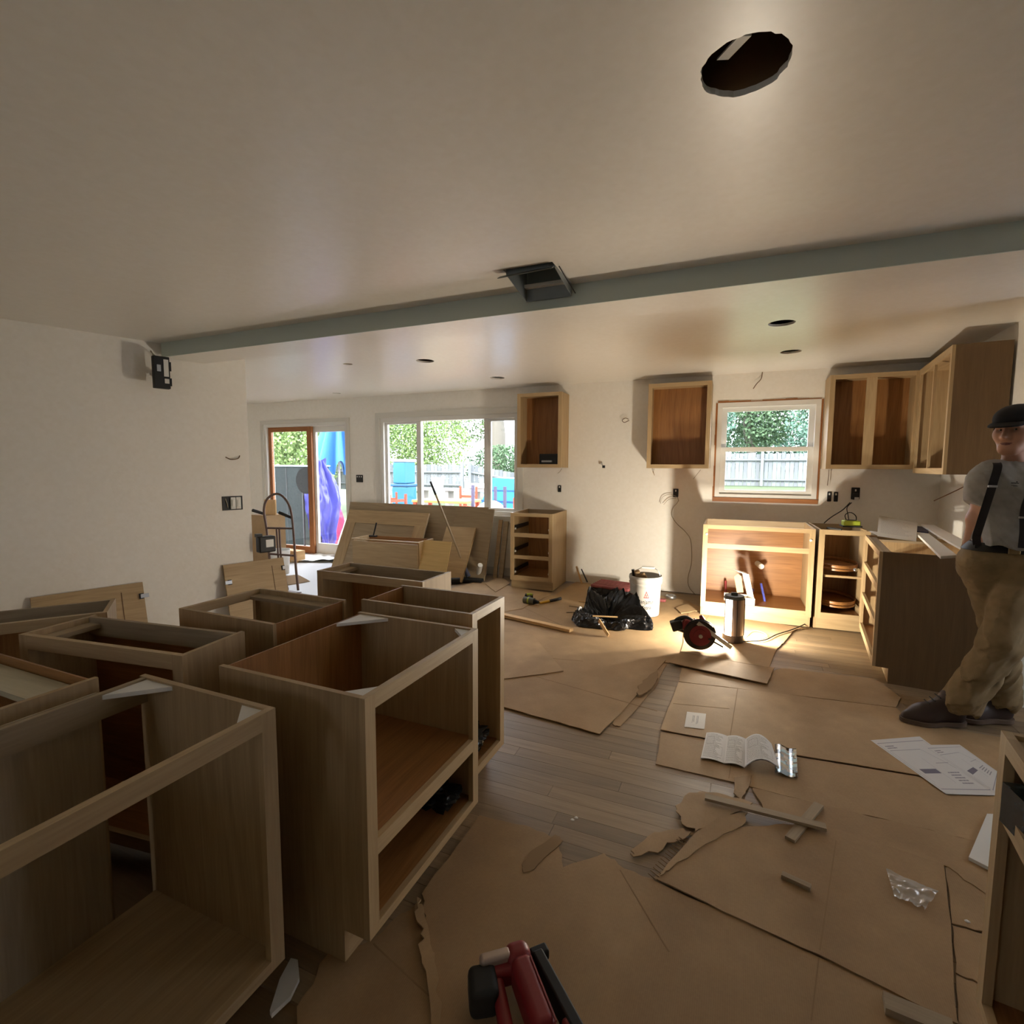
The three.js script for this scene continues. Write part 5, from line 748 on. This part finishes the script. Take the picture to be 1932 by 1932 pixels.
  const hairF = (x, y, z) => { const [a, b, c] = toHead(x, y, z); return Math.max(headL(a, b, c) - 0.006, -(b + 0.02 - (c > 0.02 ? 9 : 0)), c - 0.03, b - 0.08); };
  obj('hair', sdfGeo([J.head[0] - 0.14, 1.52, J.head[2] - 0.14], [J.head[0] + 0.14, 1.72, J.head[2] + 0.14], 50, hairF), hairM, t);
  const capD = ell([0, 0.062, -0.012], [0.098, 0.078, 0.118]), capF = (x, y, z) => { const [a, b, c] = toHead(x, y, z); return Math.max(capD(a, b, c), 0.045 - b - 0.15 * Math.max(0, -c) * 0.6); };
  const brimD = ell([0, 0.05, 0.075], [0.082, 0.05, 0.085]), brimF = (x, y, z) => { const [a, b, c] = toHead(x, y, z); const q = b - (0.052 - 0.35 * (c - 0.07) - 6 * a * a * 0.35); return Math.max(brimD(a, 0.05, c), Math.abs(q) - 0.004, 0.02 - c); };
  const cm = std({ color: lin('#17171a'), roughness: 0.9 }), ck = obj('cap', sdfGeo([J.head[0] - 0.16, 1.58, J.head[2] - 0.16], [J.head[0] + 0.16, 1.8, J.head[2] + 0.16], 70, capF), cm, t); obj('brim', sdfGeo([J.head[0] - 0.17, 1.56, J.head[2] - 0.06], [J.head[0] + 0.12, 1.7, J.head[2] + 0.2], 90, brimF), cm, ck);
  // shirt, trousers with folds
  const crease = (a, b) => 0.5 - 2.2 * Math.abs(fbm(a, b, 999, 999, 3) - 0.5);
  const fold = (x, y, z, s, q) => Math.sin((x * 0.9 + y * q + z * 0.6) * s + 3 * fbm(x * 6 + 20, y * 6 + z * 5 + 20, 999, 999, 2));
  const shirtB = uni(0.1, (x, y, z) => torso(x, y, z) - 0.016, cap(J.shA, J.shB, 0.06, 0.06), cap(J.shA, [1.288, 1.19, -3.71], 0.055, 0.058), cap(J.shB, [1.655, 1.2, -3.67], 0.058, 0.062), cap([1.345, 0.97, -3.65], [1.39, 0.97, -3.65], 0.118, 0.118), cap([1.325, 1.0, -3.65], [1.385, 1.0, -3.65], 0.122, 0.122), cap([1.365, 0.99, -3.65], [1.365, 1.05, -3.66], 0.125, 0.12));
  const shirtF = (x, y, z) => { const low = (x < 1.31 && z < 3) ? 0.978 : 0.978; let d = shirtB(x, y, z) - 0.011 * crease((x + y * 0.85 + z * 0.3) * 13 + 60, (y - x) * 3.5 + 60) + 0.003; d = Math.max(d, low - y + 0.012 * Math.sin(x * 40)); const sl = (x < 1.262 ? 1.185 - (x - 1.25) * 0.6 : x > 1.58 ? 1.19 : 0); if (sl) d = Math.max(d, (sl - y)); return Math.max(d, -(neckF(x, y, z) - 0.014)); };
  const shm = std({ map: tex(128, 128, (u, v) => mix([150, 148, 143], [128, 126, 122], fbm(u * 40, v * 40, 40, 40, 2))), roughness: 0.95 });
  obj('shirt', sdfGeo([1.1, 0.9, -3.92], [1.8, 1.52, -3.4], 96, shirtF), shm, t);
  const legA = uni(0.05, cap(J.hipA, J.knA, 0.108, 0.082), cap(J.knA, [1.39, 0.13, -3.6], 0.082, 0.088)), legB = uni(0.05, cap(J.hipB, J.knB, 0.112, 0.085), cap(J.knB, [1.17, 0.15, -3.41], 0.084, 0.09));
  const trB = (x, y, z) => { const pel = smin(cap(J.hipA, J.hipB, 0.118, 0.118)(x, y, z), cap([1.345, 0.93, -3.65], [1.395, 0.93, -3.65], 0.108, 0.106)(x, y, z), 0.06); return smin(smin(legA(x, y, z), pel, 0.05), smin(legB(x, y, z), pel, 0.05), 0.012); };
  const trF = (x, y, z) => { const am = 0.01 + 0.02 * cl((0.6 - y) / 0.45), nf = 0.5 - 2.4 * Math.abs(fbm(x * 9 + z * 4 + 30, y * 13 + z * 8 - x * 9 + 30, 999, 999, 3) - 0.5); let d = trB(x, y, z) - am * nf + 0.004; d = Math.max(d, y - 0.978, 0.085 + 0.02 * Math.sin(x * 60) - y); return d; };
  const trm = std({ map: tex(128, 128, (u, v) => mix([146, 126, 92], [120, 102, 72], fbm(u * 30, v * 30, 30, 30, 3))), roughness: 0.95 });
  obj('trousers', sdfGeo([0.98, 0.05, -3.95], [1.75, 1.0, -3.2], 112, trF), trm, t);
  const beltF = (x, y, z) => Math.max(Math.abs(shirtB(x, y, z) + 0.004) - 0.014, y - 0.985, 0.945 - y, -trB(x, y, z) - 0.02 - 9 * 0);
  const belt = obj('belt', sdfGeo([1.18, 0.92, -3.9], [1.66, 1.0, -3.42], 80, (x, y, z) => Math.max(trB(x, y, z) - 0.008, y - 0.99, 0.945 - y)), M.black, t);
  const march = (x, y, f, z0 = -3.3) => { let z = z0; for (let i = 0; i < 200; i++) { const d = f(x, y, z); if (d < 0.002) break; z -= Math.max(0.002, d * 0.6); } return z; };
  obj('buckle', rbox(0.05, 0.045, 0.012, 0.005, 1.365 - BASE[0], 0.965, march(1.365, 0.965, (x, y, z) => trB(x, y, z) - 0.012) + 0.004 - BASE[2]), std({ color: lin('#8d7a58'), roughness: 0.3, metalness: 0.8 }), belt);
  // suspenders: flat bands over the shirt
  const band = (pts, w) => { const c = new THREE.CatmullRomCurve3(pts.map((p) => new THREE.Vector3(p[0] - BASE[0], p[1], p[2] - BASE[2]))), n = 40, pos = [], idx = [], side = new THREE.Vector3(0.94, 0, 0.34).multiplyScalar(w / 2), off = new THREE.Vector3(-0.34, 0, 0.94).multiplyScalar(0.003); for (let i = 0; i <= n; i++) { const p = c.getPoint(i / n); for (const [s, o] of [[-1, 1], [1, 1], [1, -1], [-1, -1]]) pos.push(p.x + side.x * s + off.x * o, p.y, p.z + side.z * s + off.z * o); } for (let i = 0; i < n; i++) for (let k = 0; k < 4; k++) { const a = i * 4 + k, b = i * 4 + (k + 1) % 4; idx.push(a, b, a + 4, b, b + 4, a + 4); } const g = new THREE.BufferGeometry(); g.setAttribute('position', new THREE.Float32BufferAttribute(pos, 3)); g.setIndex(idx); const q = g.toNonIndexed(); q.computeVertexNormals(); return q; };
  const on = (x, y) => [x, y, march(x, y, shirtB) + 0.011];
  const sA = obj('suspender', band([[1.31, 1.42, -3.74], [1.305, 1.435, -3.68], on(1.29, 1.41), on(1.265, 1.32), on(1.255, 1.22), [1.238, 1.1, -3.575], [1.222, 1.02, -3.565], [1.232, 0.975, -3.575]], 0.036), std({ color: lin('#1c1a20'), roughness: 0.8 }), t);
  obj('clip', rbox(0.04, 0.012, 0.012, 0.003, 1.262 - BASE[0], 1.3, on(1.264, 1.3)[2] + 0.004 - BASE[2]), M.steel, sA); obj('clip', rbox(0.026, 0.02, 0.01, 0.003, 1.232 - BASE[0], 0.968, -3.575 - BASE[2]), M.darkMetal, sA);
  const sB = obj('suspender', band([[1.46, 1.44, -3.74], [1.455, 1.44, -3.68], on(1.44, 1.4), on(1.415, 1.28), on(1.4, 1.18), on(1.39, 1.06), on(1.383, 0.985)], 0.046), std({ color: lin('#1c1a20'), roughness: 0.8 }), t);
  for (const y of [1.3, 1.14]) obj('clip', rbox(0.05, 0.01, 0.012, 0.003, 1.418 - BASE[0] - (1.3 - y) * 0.15, y, on(1.415, y)[2] + 0.004 - BASE[2]), M.steel, sB);
  obj('shirt_print', (() => { const g = new THREE.PlaneGeometry(0.05, 0.035, 6, 4), p = g.attributes.position; for (let i = 0; i < p.count; i++) { const x = 1.35 + p.getX(i), y = 1.315 + p.getY(i); p.setXYZ(i, x - BASE[0], y, march(x, y, shirtF) + 0.002 - BASE[2]); } g.computeVertexNormals(); return g; })(), std({ map: canvasTex(128, 96, (c, w, h) => { c.fillStyle = '#8c8a86'; c.fillRect(0, 0, w, h); c.fillStyle = '#1d1d1f'; c.fillRect(20, 30, 50, 12); c.fillRect(75, 12, 16, 16); c.fillRect(60, 34, 44, 10); c.fillRect(22, 66, 60, 5); c.fillRect(40, 76, 50, 5); }), roughness: 0.95 }), t);
  // boots
  const bm = std({ color: lin('#33231d'), roughness: 0.5 }), solem = std({ color: lin('#5c4a3c'), roughness: 0.8 });
  const boot = (heel, ball, toe, an) => { const f = uni(0.05, cap(heel, ball, 0.042, 0.046), cap(ball, toe, 0.046, 0.03), cap([heel[0], heel[1] + 0.03, heel[2]], an, 0.044, 0.05), cap(an, ball, 0.036, 0.036)); const all = [heel, ball, toe, an], mn = [0, 1, 2].map((a) => Math.min(...all.map((p) => p[a])) - 0.08), mx = [0, 1, 2].map((a) => Math.max(...all.map((p) => p[a])) + 0.08); mn[1] = 0.0;
    const b = obj('boot', sdfGeo(mn, mx, 64, (x, y, z) => Math.max(f(x, y, z), 0.026 - y, y - 0.19)), bm, t); obj('sole', sdfGeo([mn[0], -0.02, mn[2]], [mx[0], 0.06, mx[2]], 56, (x, y, z) => Math.max(f(x, 0.045, z) - 0.006, y - 0.03, 0.006 - y)), solem, b);
    const lace = []; for (let i = 0; i < 4; i++) { const k = i / 4, c = [0, 1, 2].map((a) => an[a] + (ball[a] - an[a]) * (0.15 + k * 0.7)); lace.push(bar([c[0] - 0.03 - BASE[0], c[1] + 0.04, c[2] - 0.025 - BASE[2]], [c[0] - 0.02 - BASE[0], c[1] + 0.04, c[2] + 0.03 - BASE[2]], 0.003, 0.003, 6)); } obj('lace', lace, M.rubber, b); };
  boot([1.145, 0.045, -3.44], [0.99, 0.048, -3.38], [0.92, 0.036, -3.36], [1.13, 0.15, -3.42]);
  boot([1.40, 0.045, -3.59], [1.245, 0.048, -3.53], [1.17, 0.036, -3.5], [1.385, 0.15, -3.59]);
}

renderer.render(scene, camera);
